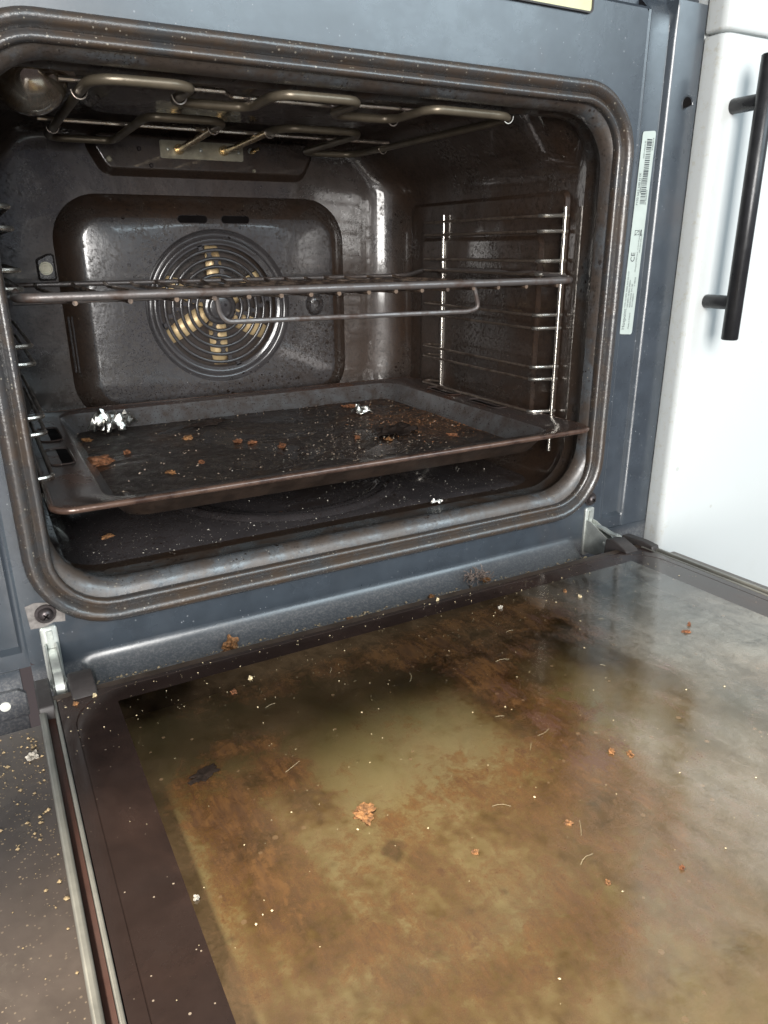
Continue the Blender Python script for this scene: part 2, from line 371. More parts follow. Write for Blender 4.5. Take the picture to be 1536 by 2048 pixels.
    N.remove(m.b); L.new(m2.outputs[0], N['Material Output'].inputs[0])
    return m.m
M['glass'] = glass_mat()
M['border'] = enamel('black printed glass border', (.024, .016, .014), grime=(.046, .026, .020), gl=(.45, .75), rough=.10, dust=.02, dustc=(.30, .24, .18), bk=.03, spec=.55)
M['outerglass'] = enamel('dusty dark outer glass', (.075, .060, .052), grime=(.13, .11, .09), gl=(.45, .75), rough=.22, dust=.25, dustc=(.36, .27, .17), bk=.06)
m = Mat('khaki coated lower pane')
c = m.mix(m.ramp(m.noise(7, 5, .65), .35, .65), (.43, .41, .27), (.34, .32, .19)); c = m.mix(m.math('MULTIPLY', m.ramp(m.noise(28, 6, .75, .4), .5, .75), .5), c, (.22, .13, .055))
m.inp('Base Color', c); m.inp('Roughness', .3); M['lower'] = m.m
M['trim'] = simple('brown anodised door trim', (.085, .062, .048), .38, .4, .25, 70, .25)
M['strip'] = simple('satin grey door edge', (.24, .235, .21), .4, .5, .15, 50, .1)

# ================================================================== OVEN
oven = empty('oven', (0, 0, 0), 'dirty built-in oven with its door hanging open and a dark greasy cavity', 'oven')

# ---- front frame
HWO, ZB, ZT, RO = .2195, .0755, .3925, .040
open_l = rrect(HWO, ZB, ZT, RO)
b = MB()
n_ = len(open_l)
outer_l = rrect(.2372, .0460, .4525, .003)
b.loft([at_y(outer_l, 0.), at_y(rrect(.2330, .062, .4060, .050), 0.), at_y(open_l, 0.),
        at_y(rrect(.2180, ZB+.0040, ZT-.0025, RO), .0003)])
b.loft([at_y(rrect(.2180, ZB+.0040, ZT-.0025, RO), .0003), at_y(rrect(.2168, ZB+.0085, ZT-.0050, RO), .0012), at_y(rrect(.2155, ZB+.0115, ZT-.0072, RO), .0036),
        at_y(rrect(.2146, ZB+.0135, ZT-.0088, RO), .0070), at_y(rrect(.2143, ZB+.0138, ZT-.0094, RO), .0095), at_y(rrect(.2143, ZB+.0136, ZT-.0096, RO), .0120)], mi=1)
# side channels and flanges (profile in x,y run along z)
for s in (-1, 1):
    prof = [(.2372, 0), (.2390, -.0006), (.2405, .0002), (.2415, .0035), (.2420, .0045), (.2630, .0045), (.2640, .0040), (.2652, .0010), (.2662, -.0005), (.2680, -.0012), (.2968, -.0012), (.2975, -.0006), (.2975, .02)]
    rows = []
    for z in (.0455, .056, .0585, .44, .4525, .462):
        k = 0 if z < .057 else 1
        row = []
        for (x, y) in prof:
            if x < .2660 and k == 0: y = 0
            if z > .455: y = y if x > .2660 else .010
            row.append((s*x, y, z))
        rows.append(row)
    rows.append([(s*x, (.0085 if x > .266 else .011), .4635) for x, y in prof])
    rows.append([(s*x, .011, .50) for x, y in prof])
    b.loft(rows, False)
    # lower end of flange down to the hinge recess
    b.box(s*.2440 if s > 0 else -.2975, s*.2975 if s > 0 else -.2440, -.0012, .014, -.015, .0452)
# top step
xs_ = [-.2372, -.06, -.0599, .1785, .1806, .2372]
b.loft([[(x, 0, .4525) for x in (-.2372, .2372)], [(x, .0015, .4545) for x in (-.2372, .2372)], [(x, .011, .4570) for x in (-.2372, .2372)], [(x, .011, .50) for x in (-.2372, .2372)]], False)
# bottom roll
pr = [(0, .0460), (-.0004, .0442), (-.0014, .0424), (-.0034, .0404), (-.0065, .0385), (-.0105, .0368), (-.0150, .0354), (-.0195, .0340), (-.0230, .0322), (-.0246, .0290), (-.0250, .018), (-.0250, .0), (0.0, .0)]
pm = {}
rows = []
for x in (-.2372, -.2130, -.2080, -.2020, .2000, .2060, .2110, .2372):
    k = 0 if abs(x) > .2075 else (.55 if abs(x) > .2025 else 1)
    rows.append([(x, y*k - (0 if k else .0), z) for y, z in pr])
b.loft(rows, False, mi=2)
frame = b.build('front_frame', [M['frame'], M['rimedge'], M['frame']], oven, bevel=0)
# mounting holes in the flanges
for s, z in ((1, .3946), (-1, .3946)):
    h = MB(); R = .0052; cx_ = s*.2866
    ring = lambda rr, y: [(cx_+rr*math.cos(2*PI*k/24), y, z+rr*math.sin(2*PI*k/24)) for k in range(16)]
    h.loft([ring(R+.0012, -.0013), ring(R+.0006, -.0020), ring(R, -.0016), ring(R*.96, -.0013)], True)
    o = h.build('mounting_hole', [M['frame'], M['void2'], M['brasspin']], frame)
    h2 = MB(); h2.loft([ring(R*.97, -.0014), ring(.0001, -.0014)], True); 
    o2 = h2.build('hole_bottom', M['void2'], frame)
# pale opening at the top
b = MB(); lp = fillet([(-.075, .4437), (.1806, .4437), (.1806, .470), (-.075, .470)], .0025, 5)
b.loft([[(x, -.0012, z) for x, z in lp], [(x, .0005, z) for x, z in lp]], True, True)
o = b.build('pale_yellow_panel', M['yellow'], frame); 
b = MB(); lq = fillet([(-.0765, .4426), (.1818, .4426), (.1818, .471), (-.0765, .471)], .003, 5)
b.loft([[(x, -.0022, z) for x, z in lq], [(x, -.0022, z) for x, z in lp], [(x, -.0010, z) for x, z in lp]], True)
b.loft([[(x, -.0022, z) for x, z in lq], [(x, .0005, z) for x, z in lq]], True)
b.build('dark_slot_edge', M['blackplastic'], frame)

# ---- gasket
def ring_profile(prof, R=.045, jit=0.):
    loops = []
    for hw, zb, zt, y in prof: loops.append(at_y(rrect(hw, zb, zt, R+(hw-.2255)), y))
    return loops
g = []
for (d, y) in [(.0115, .0), (.0119, -.0025), (.0110, -.0055), (.0088, -.0076), (.0062, -.0078), (.0040, -.0062), (.0028, -.0040), (.0022, -.0026), (.0012, -.0030), (-.0002, -.0046), (-.0020, -.0050), (-.0036, -.0040), (-.0042, -.0020), (-.0040, .0008)] or [(.0115, .0), (.0117, -.002), (.0108, -.0045), (.0085, -.0062), (.0060, -.0060), (.0046, -.0042), (.0042, -.0026), (.0036, -.0026), (.0030, -.0038), (.0012, -.0046), (-.0010, -.0038), (-.0018, -.0018), (-.0018, .0006)]:
    g.append((HWO+d, ZB+.001-d*.95, ZT-.001+d*.95, y))
b = MB(); b.loft(ring_profile(g))
b.build('door_gasket', M['gasket'], oven, auto=60)

# ---- cavity liner
def section(hw, zb, zt, R=.03, ch=(.050, .048), d=0):
    return fillet([(-hw, zb), (hw, zb), (hw, zt-ch[1]), (hw-ch[0], zt), (-hw+ch[0], zt), (-hw, zt-ch[1])], [R, R, .03, .03, .03, .03], 8)
b = MB()
L = []
for d, e, y in ((-.0001, 0, .0118), (.0022, .004, .0150), (.0034, .008, .0195), (.0024, .010, .0235), (.0002, .011, .0265), (-.0006, .011, .0300), (.0002, .011, .0345), (.0030, .011, .0380)):
    L.append(at_y(rrect(.2143+e*.9, ZB+.0136-e*.45, ZT-.0096+d, RO), y))
b.loft(L, mi=1)
n0 = [at_y(rrect(.2242, ZB+.0086, ZT-.0066, RO), .0380)]
HW, FZ, CZ = .228, .084, .402
n0.append(at_y(section(.2255, .0842, .398, .034, (.035, .034)), .043))
n0.append(at_y(section(HW, FZ, CZ), .052))
for y in (.10, .16, .22, .28, .300): n0.append(at_y(section(HW, FZ, CZ), y))
RB = .046; 
for k in range(1, 10):
    t = k/9*PI/2; ins = RB*(1-math.cos(t)); y = .304+RB*math.sin(t)
    n0.append(at_y(section(HW-ins, FZ+ins*.7, CZ-ins*.35, max(.008, .03-ins*.4), (max(.012, .050-ins*.6), max(.012, .048-ins*.5))), y))
# denser along y so that shading stays smooth
b.loft(n0, True, False, True, mi=0)
cav = b.build('cavity_liner', [M['cavity'], M['lip']], oven, auto=50)
# floor plate (smooth enamel with round pressed ring)
b = MB(); fl = fillet([(-.205, .050), (.205, .050), (.205, .310), (-.205, .310)], .03, 8)
b.loft([[(x*1.012, .18+(y-.18)*1.015, FZ-.001) for x, y in fl], [(x, y, FZ+.0008) for x, y in fl]], True, False, True)
fp = b.build('floor_plate', M['floor'], oven)
b = MB(); C0 = (-.004, .168)
prf = [(.110, 0), (.1065, .0026), (.103, .0032), (.1000, .0014), (.098, .0003), (.0960, .0014), (.093, .0022), (.090, .0010), (.087, 0)]
b.loft([[(C0[0]+rr*math.cos(2*PI*k/96), C0[1]+rr*math.sin(2*PI*k/96), FZ+.0009+h) for k in range(96)] for rr, h in prf])
b.build('pressed_ring', M['floor'], fp)

# ---- side embossings, one on each wall
def plate(pts, h, bev, to3, mats, name, parent, rad=.008, mi=None):
    """raised plate from a 2d outline; to3(u,v,h)->xyz"""
    lo = fillet(pts, rad, 6); c = Vector((sum(p[0] for p in lo)/len(lo), sum(p[1] for p in lo)/len(lo)))
    def inset(d):
        out = []; N = len(lo)
        for i in range(N):
            p = Vector(lo[i]); t = (Vector(lo[(i+1) % N])-Vector(lo[i-1])).normalized(); nn = Vector((-t.y, t.x))
            if nn.dot(c-p) < 0: nn = -nn
            out.append(p+nn*d)
        return out
    b_ = MB(); ls = []
    for d, hh in ((0, -.0005), (0.0, 0), (bev*.25, h*.12), (bev*.75, h*.88), (bev, h), (bev*1.15, h)):
        ls.append([to3(p[0], p[1], hh) for p in inset(d)])
    b_.loft(ls, True, False, True)
    return b_.build(name, mats, parent)
for s in (1, -1):
    to = lambda a, z, h, s=s: (s*(HW-h+.0002), a, z)
    plate([(.058, .118), (.318, .118), (.318, .336), (.058, .336)], .0032, .004, to, M['cavity'], 'wall_embossing', cav)
    to = lambda a, z, h, s=s: (s*(HW-.0032-h), a, z)
    plate([(.085, .135), (.292, .135), (.292, .300), (.085, .300)], .0022, .004, to, M['cavity'], 'wall_embossing', cav)
# ceiling embossing
to = lambda a, c_, h: (a, c_, CZ-.0002-h)
plate([(-.12, .075), (.12, .075), (.13, .27), (-.13, .27)], .004, .008, to, M['cavity'], 'ceiling_embossing', cav, rad=.03)
# raised step of the back wall that carries the heating element
BY = .350
to = lambda a, z, h: (a, BY-h, z)
plate([(-.100, .3570), (.106, .3570), (.128, .3985), (-.122, .3985)], .012, .007, to, M['cavity'], 'back_step', cav, rad=.016)

# ---- back panel (fan cover)
FY = .331; FX, FZC, FR = 0.0, .2318, .0765
cov_ = fillet([(-.153, .118), (.153, .118), (.153, .341), (-.153, .341)], [.045, .045, .045, .045], 12)
cov = []
for i in range(len(cov_)):
    a_, c_ = Vector(cov_[i]), Vector(cov_[(i+1) % len(cov_)]); k_ = max(1, int((c_-a_).length/.006))
    for j in range(k_): cov.append(tuple(a_.lerp(c_, j/k_)))
def off(lo, d):
    out = []; N = len(lo)
    for i in range(N):
        p = Vector(lo[i]); t = (Vector(lo[(i+1) % N])-Vector(lo[i-1]))
        t = t.normalized(); out.append(p+Vector((-t.y, t.x))*d)
    return out
b = MB(); NC = len(cov)
# the panel face runs from outline to the fan circle, same vertex count by angle
def circ(R, n=NC):
    a0 = [math.atan2(p[1]-FZC, p[0]-FX) for p in cov]
    return [(FX+R*math.cos(a), FZC+R*math.sin(a)) for a in a0]
Lp = [[(p[0], FY+.0185, p[1]) for p in off(cov, 0)], [(p[0], FY+.012, p[1]) for p in off(cov, .004)], [(p[0], FY+.0045, p[1]) for p in off(cov, .014)],
      [(p[0], FY+.0010, p[1]) for p in off(cov, .022)], [(p[0], FY, p[1]) for p in off(cov, .0265)]]
# two vent slots are modelled as separate dark insets; face annulus:
Lp += [[(x, FY, z) for x, z in circ(FR+.001)]]
b.loft(Lp)
cover = b.build('fan_cover', [M['cover'], M['cavity']], oven, auto=50)
for p_ in cover.data.polygons:
    if p_.center.y > FY+.0018: p_.material_index = 1  # bevel gets the darker enamel, painting in its shade
# circle groove
b = MB(); NN = 160
rg = [(FR+.0012, 0), (FR-.0004, .0012), (FR-.0018, .0042), (FR-.0040, .0055), (FR-.0062, .0046), (FR-.0072, .0022), (FR-.0085, .0012), (FR-.0105, .0014), (FR-.0125, .0030), (FR-.0135, .0032)]
b.loft([[(FX+rr*math.cos(2*PI*k/NN), FY+h, FZC+rr*math.sin(2*PI*k/NN)) for k in range(NN)] for rr, h in rg])
b.build('circular_groove', M['grille'], cover, auto=70)
# grille: concentric ribs + four staggered bridges
b = MB(); Y0 = FY+.0030; r0s = [.0202+.00825*k for k in range(6)]; WS = .0046
edges = [.0]+[x for rr in r0s for x in (rr-WS/2, rr+WS/2)]+[FR-.0132]
def curved(ra, rb, a0, a1, n, full=False):
    """annular strip with rounded-back edges"""
    rs = [(ra, .0016), (ra+.0004, .0005), (ra+.0010, 0), (rb-.0010, 0), (rb-.0004, .0005), (rb, .0016)]
    ls = []
    for rr, h in rs: ls.append([(FX+rr*math.cos(a0+(a1-a0)*k/n), Y0+h, FZC+rr*math.sin(a0+(a1-a0)*k/n)) for k in range(n+(0 if full else 1))])
    b.loft(ls, full)
for i in range(1, len(edges)-1, 2):
    if i == 0: continue
for i in range(len(r0s)):
    ra = r0s[i]+WS/2; rb = (r0s[i+1]-WS/2) if i+1 < len(r0s) else FR-.0130
    curved(ra, rb, 0, 2*PI, 120, True)
# centre disc, slightly domed
b.loft([[(FX+rr*math.cos(2*PI*k/48), Y0+h, FZC+rr*math.sin(2*PI*k/48)) for k in range(48)] for rr, h in ((r0s[0]-WS/2, .0016), (r0s[0]-WS/2-.0006, .0002), (.0145, -.0002), (.0128, -.0006), (.0118, -.0022), (.0105, -.0026), (.0001, -.0028))])
for q in range(4):
    for k, rr in enumerate(r0s):
        tc_ = math.radians(-90+90*q-22+7.4*k); g2 = .0045/rr if k else .0040/rr
        ra, rb = rr-WS/2, rr+WS/2; ls = []
        for j in range(9):
            t = j/8; rj = ra+(rb-ra)*t; bul = (WS/2)*(1-math.sqrt(max(0, 1-(2*t-1)**2)))/rr
            ww = g2*.5+bul; ls.append([(FX+rj*math.cos(tc_+ww*q_), Y0+(.0012 if abs(q_) == 1 else .0), FZC+rj*math.sin(tc_+ww*q_)) for q_ in (-1, -.8, 0, .8, 1)])
        b.loft(ls, False)
b.build('fan_grille', M['grille'], cover, auto=60)
# vent slots
for (x0, x1) in ((-.0367, -.0075), (.0076, .0368)):
    lo = fillet([(x0, .3150), (x1, .3150), (x1, .3216), (x0, .3216)], .0032, 6)
    b = MB(); b.loft([[(p[0], FY-.0002, p[1]) for p in off(lo, -.0006)], [(p[0], FY-.0008, p[1]) for p in off(lo, -.0001)], [(p[0], FY-.0004, p[1]) for p in lo]], True)
    b.add([(p[0], FY-.00015, p[1]) for p in lo], [tuple(range(len(lo)))], 1)
    b.build('vent_slot', [M['grille'], M['void2']], cover)
# right-hand fixing bump and left tab with emblem, slit
b = MB()
ls = []
for rr, h in ((.0105, 0), (.0095, .0030), (.0070, .0062), (.0040, .0068), (.0034, .0030), (.0001, .0028)):
    ls.append([(.1075+rr*math.cos(2*PI*k/28), FY-h, .2314+rr*1.25*math.sin(2*PI*k/28)) for k in range(28)])
b.loft(ls); b.build('fixing_boss', M['cover'], cover)
b = MB(); b.box(.1040, .1130, FY+.0001, FY+.002, .2150, .2420)
to = lambda a, z, h: (a, BY-h, z)
tb = plate([(-.171, .262), (-.154, .262), (-.154, .287), (-.160, .287), (-.171, .282)], .004, .002, to, M['cover'], 'fixing_tab', cover, rad=.003)
b = MB(); ls = []
for rr, h in ((.0062, 0), (.0060, .0009), (.0050, .0009), (.0047, .0003), (.0001, .0003)):
    ls.append([(-.1630+rr*math.cos(2*PI*k/28), BY-.004-h, .2735+rr*math.sin(2*PI*k/28)) for k in range(28)])
b.loft(ls); 
for k in (-1, 0, 1): b.box(-.1630+k*.0020-.0005, -.1630+k*.0020+.0005, BY-.0058, BY-.0045, .2710, .2760)
b.build('emblem', M['plate'], tb)
b = MB(); b.tube(fillet3([(-.1508, FY+.004, .2290), (-.1508, FY+.004, .1750)], .001), .0011, 8); b.tube(fillet3([(-.1478, FY+.002, .2290), (-.1478, FY+.002, .1750)], .001), .0008, 8)
b.build('slit_rim', M['cover'], cover)

# ---- fan chamber and fan
b = MB(); ls = []
for rr, y in ((FR-.004, FY+.006), (FR+.004, FY+.010), (FR+.006, FY+.045), (FR, FY+.050), (.0001, FY+.050)):
    ls.append([(FX+rr*math.cos(2*PI*k/48), y, FZC+rr*math.sin(2*PI*k/48)) for k in range(48)])
b.loft(ls); b.build('fan_chamber', M['void'], cover)
b = MB(); b.loft([[(FX+rr*math.cos(2*PI*k/24), y, FZC+rr*math.sin(2*PI*k/24)) for k in range(16)] for rr, y in ((.0001, FY+.008), (.008, FY+.008), (.0095, FY+.011), (.0095, FY+.024))])
fan = b.build('fan', M['fan'], oven)
for a in (88, 151, 207, 268, 328, 28):
    a = math.radians(a); d = Vector((math.cos(a), 0, math.sin(a))); t = Vector((-math.sin(a), 0, math.cos(a))); c = Vector((FX, FY+.013, FZC))
    P = []
    for rr, w0, w1, dy in ((.008, -.005, .005, 0), (.020, -.0100, .0085, .001), (.045, -.0120, .0100, .003), (.0615, -.0110, .0095, .005)):
        P.append([c+d*rr+t*w0+Vector((0, dy+.006, 0)), c+d*rr+t*(w0*.2)+Vector((0, dy, 0)), c+d*rr+t*w1+Vector((0, dy-.001, 0))])
    b = MB(); b.loft(P, False); b.build('blade', M['fan'], fan, solid=.0008, auto=30)
b = MB(); b.tube([(FX+.067*math.cos(2*PI*k/64), FY+.028, FZC+.067*math.sin(2*PI*k/64)) for k in range(64)], .0035, 8, True)
b.tube([(FX+.058*math.cos(2*PI*k/64), FY+.036, FZC+.058*math.sin(2*PI*k/64)) for k in range(64)], .0035, 8, True)
b.build('ring_heater', M['void'], oven)

# ---- top heating element
EZ = .378
EL = [(-.0439, .1679), (-.0440, .1400), (-.0530, .1290), (-.0990, .1310), (-.1020, .1450), (-.1010, .2550), (-.1030, .2700), (-.1460, .2718), (-.1540, .2600), (-.1545, .2300), (-.1553, .0529), (-.1545, .0180), (-.1080, .0160), (-.0990, .0220), (-.0990, .0640), (-.0920, .0690), (-.0540, .0680), (-.0480, .0600), (-.0480, .0240), (-.0420, .0150), (.0020, .0140), (.0090, .0220), (.0090, .0600), (.0160, .0680), (.0540, .0680), (.0610, .0600), (.0610, .0240), (.0670, .0170), (.1230, .0170), (.1345, .0260), (.1350, .0487), (.1320, .2500), (.1280, .2720), (.0850, .2760), (.0760, .2680), (.0740, .1500), (.0640, .1340), (.0100, .1370), (.0010, .1480), (.0007, .1665)]
path = [(x, y, EZ) for x, y in EL]
b = MB(); b.tube(fillet3(path, .017, 7), .0029, 12)
elem = b.build('heating_element', M['element'], oven)
b = MB()
b.tube(fillet3([(-.0439, .166, EZ), (-.0300, .300, EZ+.003), (-.0285, .337, EZ+.0035)], .01), .0028, 10)
b.tube(fillet3([(.0007, .165, EZ), (.0150, .300, EZ+.003), (.0166, .337, EZ+.0045)], .01), .0028, 10)
for x, z in ((-.0287, .3815), (.0164, .3825)):
    b.tube([(x, .337, z), (x, .331, z)], .0048, 14)
b.build('element_lead', M['brasspin'], elem)
b = MB()
b.tube([(-.166, .058, .3835), (-.095, .052, .3835), (-.070, .052, .3835), (-.060, .066, .3835), (.012, .066, .3835), (.020, .056, .3835), (.108, .052, .3835)], .0016, 8)
b.build('support_rod', M['rod'], elem)
b = MB(); b.tube([(-.165, .212, .3835), (.141, .218, .3835)], .0016, 8)
b.build('support_rod', M['rod'], elem)
for x, y in ((-.1553, .060), (-.0990, .050), (-.1550, .212), (.0020, .165), (-.0440, .165), (.1340, .217), (.1290, .020), (.0600, .066)):
    b = MB(); b.tube([(x+.0046*math.cos(t), y, EZ+.001+.0052*math.sin(t)) for t in [PI*(1.02+.96*k/10)+.0 for k in range(11)]] , .0005, 6)
    b.build('wire_clip', M['rod'], elem)
lo = fillet([(-.0460, .3735), (.0370, .3735), (.0370, .3895), (-.0460, .3895)], .002, 4)
b = MB(); b.loft([[(x, .3382, z) for x, z in lo], [(x, .3364, z) for x, z in lo]], True, False, True)
pl = b.build('element_plate', M['plate'], elem)
for x, z, R in ((-.0385, .3815, .0016), (-.006, .382, .0018), (.0325, .3815, .0014)):
    b = MB(); b.loft([[(x+rr*math.cos(2*PI*k/16), .3364-h, z+rr*math.sin(2*PI*k/16)) for k in range(16)] for rr, h in ((R, 0), (R*.8, .0008), (.0001, .001))]); b.build('rivet', M['zinc'], pl)
for x, z, R, m_ in ((.0455, .3840, .0026, 'zinc'), (-.0945, .3705, .0030, 'plate'), (.048, .3655, .0018, 'plate'), (-.0560, .3665, .0020, 'screw'), (-.066, .3805, .0020, 'screw')):
    b = MB(); lft = [[(x+rr*math.cos(2*PI*k/16), .3380-h, z+rr*math.sin(2*PI*k/16)) for k in range(16)] for rr, h in ((R, 0), (R, .0014), (R*.7, .0022), (.0001, .0022))]
    b.loft(lft); b.build('bolt', M[m_], cav)
b = MB(); b.tube([(.0445, .334, .3820), (.0500, .324, .3850)], [.0016, .0016], 10); b.tube([(.0455, .332, .3825), (.047, .329, .3835)], .0026, 10)
b.build('bolt', M['brasspin'], cav)

# ---- lamp
b = MB(); lc = Vector((-.1800, .0860, .3925)); ls = []
for k in range(14):
    t = k/13*PI/2; rr = .0235*math.cos(t)+.0001; ls.append([(lc.x+rr*math.cos(2*PI*j/40), lc.y+rr*math.sin(2*PI*j/40), lc.z-.0255*math.sin(t)) for j in range(40)])
b.loft(ls, True, False, True); lamp = b.build('lamp_cover', M['bulb'], oven)
b = MB(); b.loft([[(lc.x+rr*math.cos(2*PI*j/40), lc.y+rr*math.sin(2*PI*j/40), z) for j in range(40)] for rr, z in ((.024, .3985), (.0265, .3930), (.0275, .3900), (.0265, .3885), (.0235, .3895))])
b.build('lamp_ring', M['rod'], lamp)

# ---- side racks
ZS = [(.3147, .3024), (.2785, .2674), (.2332, .2219), (.1878, .1768), (.1473, .1363)]
for s in (1, -1):
    b = MB()
    b.tube([(s*.2215, .0560, .322), (s*.2215, .0560, .110)], .0017, 10)
    rack = b.build('side_rack', M['railwire'], oven)
    b = MB(); b.tube([(s*.2215, .2440, .322), (s*.2215, .2440, .110)], .0017, 10); b.build('upright', M['railwire'], rack)
    for pair in ZS:
        for z in pair:
            b = MB()
            pts = fillet3([(s*.2260, .0570, z), (s*.2215, .0575, z+.0003), (s*.2030, .0640, z), (s*.2030, .2540, z), (s*.2150, .2600, z), (s*.2210, .2440, z)], .006, 6)
            n = len(pts)
            b.tube(pts[:14], .0017, 8, mi=0); b.tube(pts[13:], .0013, 8, mi=1)
            b.build('rail', [M['railwire'], M['raildark']], rack)

# ---- rating label (right channel)
lab_tilt = .0
b = MB(); lo = fillet([(.2438, .2205), (.2582, .2195), (.2615, .3752), (.2475, .3738)], .002, 5)
YL = .0040
b.loft([[(x, YL, z) for x, z in lo], [(x, YL-.0003, z) for x, z in lo]], True, False, True)
label = b.build('rating_label', M['label'], oven)
sk = (.2475-.2438)/.1533
def lx(uu, z): return .2438+(z-.2205)*sk+uu      # uu: distance across the label
b = MB(); random.seed(3); z = .322
while z < .3690:
    w = random.choice((.0003, .0004, .0006, .0008)); b.add([(lx(.0052, z), YL-.0005, z), (lx(.0106, z), YL-.0005, z), (lx(.0106, z), YL-.0005, z+w), (lx(.0052, z), YL-.0005, z+w)], [(0, 1, 2, 3)]); z += w+random.choice((.0003, .0005, .0007))
b.build('barcode', M['ink'], label)
def text(txt, size, uu, z, name, parent, extrude=0):
    cu = bpy.data.curves.new(name, 'FONT'); cu.body = txt; cu.size = size; cu.align_x = 'LEFT'
    to_ = bpy.data.objects.new(name, cu); scene.collection.objects.link(to_)
    dg = bpy.context.evaluated_depsgraph_get(); me = bpy.data.meshes.new_from_object(to_.evaluated_get(dg))
    bpy.data.objects.remove(to_); me.materials.clear(); me.materials.append(M['ink'])
    # reading direction up (+z), letters' tops towards -x
    for v in me.vertices:
        px, py = v.co.x, v.co.y; zz = z+px; v.co = (lx(uu-py, zz), YL-.0005, zz)
    o = bpy.data.objects.new(name, me); scene.collection.objects.link(o); o.parent = parent; return o
text('Hotpoint', .0046, .0046, .2240, 'printed_text', label)
text('Made in Poland', .0021, .0098, .2245, 'printed_text', label)
text('TYPE: FC1SME  MOD. SA2 540 H IX', .0019, .0030, .2420, 'printed_text', label)
text('220-240V~ 50-60Hz 2900W', .0019, .0058, .2420, 'printed_text', label)
text('869991545320  S/N 100', .0019, .0086, .2420, 'printed_text', label)
text('SN 9 0508374', .0019, .0112, .2420, 'printed_text', label)
text('F 100320', .0019, .0112, .2590, 'printed_text', label)
text('CE', .0062, .0068, .2780, 'printed_text', label)
text('Whirlpool EMEA S.p.A., via Carlo Pisacane n.1', .0017, .0098, .2700, 'printed_text', label)
text('20016 Pero (MI) Italy', .0017, .0122, .2850, 'printed_text', label)
text('F102 SA2 540 H IX', .0030, .0032, .3210, 'printed_text', label)
text('869991545320', .0018, .0050, .3300, 'printed_text', label)
text('SN 902051019', .0018, .0122, .3215, 'printed_text', label)
text('913224914', .0020, .0126, .3610, 'printed_text', label)
text('869991545320 00', .0017, .0042, .3550, 'printed_text', label)
b = MB(); zc = .3005; cx0 = lx(.0040, zc)
for a0, a1 in (((0, -.0018), (.0045, -.0014)), ((.0045, -.0014), (.0045, .0014)), ((.0045, .0014), (0, .0018)), ((0, .0018), (0, -.0018)), ((-.0006, -.0022), (.0050, .0022))):
    b.tube([(cx0+a0[0], YL-.0005, zc+a0[1]), (cx0+a1[0], YL-.0005, zc+a1[1])], .00018, 4)
b.box(cx0+.0062, cx0+.0070, YL-.0007, YL-.0003, zc-.0024, zc+.0024)
b.build('bin_symbol', M['ink'], label)

# ---- screws, hinges
def screw(x, z, R=.0062, y=0., parent=oven, name='frame_screw'):
    b = MB(); P = [(R, .0), (R, -.0010), (R*.97, -.0016), (R*.72, -.0016), (R*.70, -.0030), (R*.55, -.0046), (R*.3, -.0053), (.0001, -.0055)]
    b.loft([[(x+rr*math.cos(2*PI*k/28), y+h, z+rr*math.sin(2*PI*k/28)) for k in range(28)] for rr, h in P])
    o = b.build(name, M['screw'], parent, auto=50)
    c = MB()
    for a in (PI/4, -PI/4):
        dx, dz = math.cos(a)*R*.34, math.sin(a)*R*.34; nx, nz = -math.sin(a)*R*.07, math.cos(a)*R*.07
        c.add([(x-dx-nx, y-.00565, z-dz-nz), (x+dx-nx, y-.00565, z+dz-nz), (x+dx+nx, y-.00565, z+dz+nz), (x-dx+nx, y-.00565, z-dz+nz)], [(0, 1, 2, 3)])
    c.build('cross_recess', M['void2'], o)
    return o
screw(.2239, .0785); screw(-.2239, .0790); screw(.2245, .0315, .0055); 
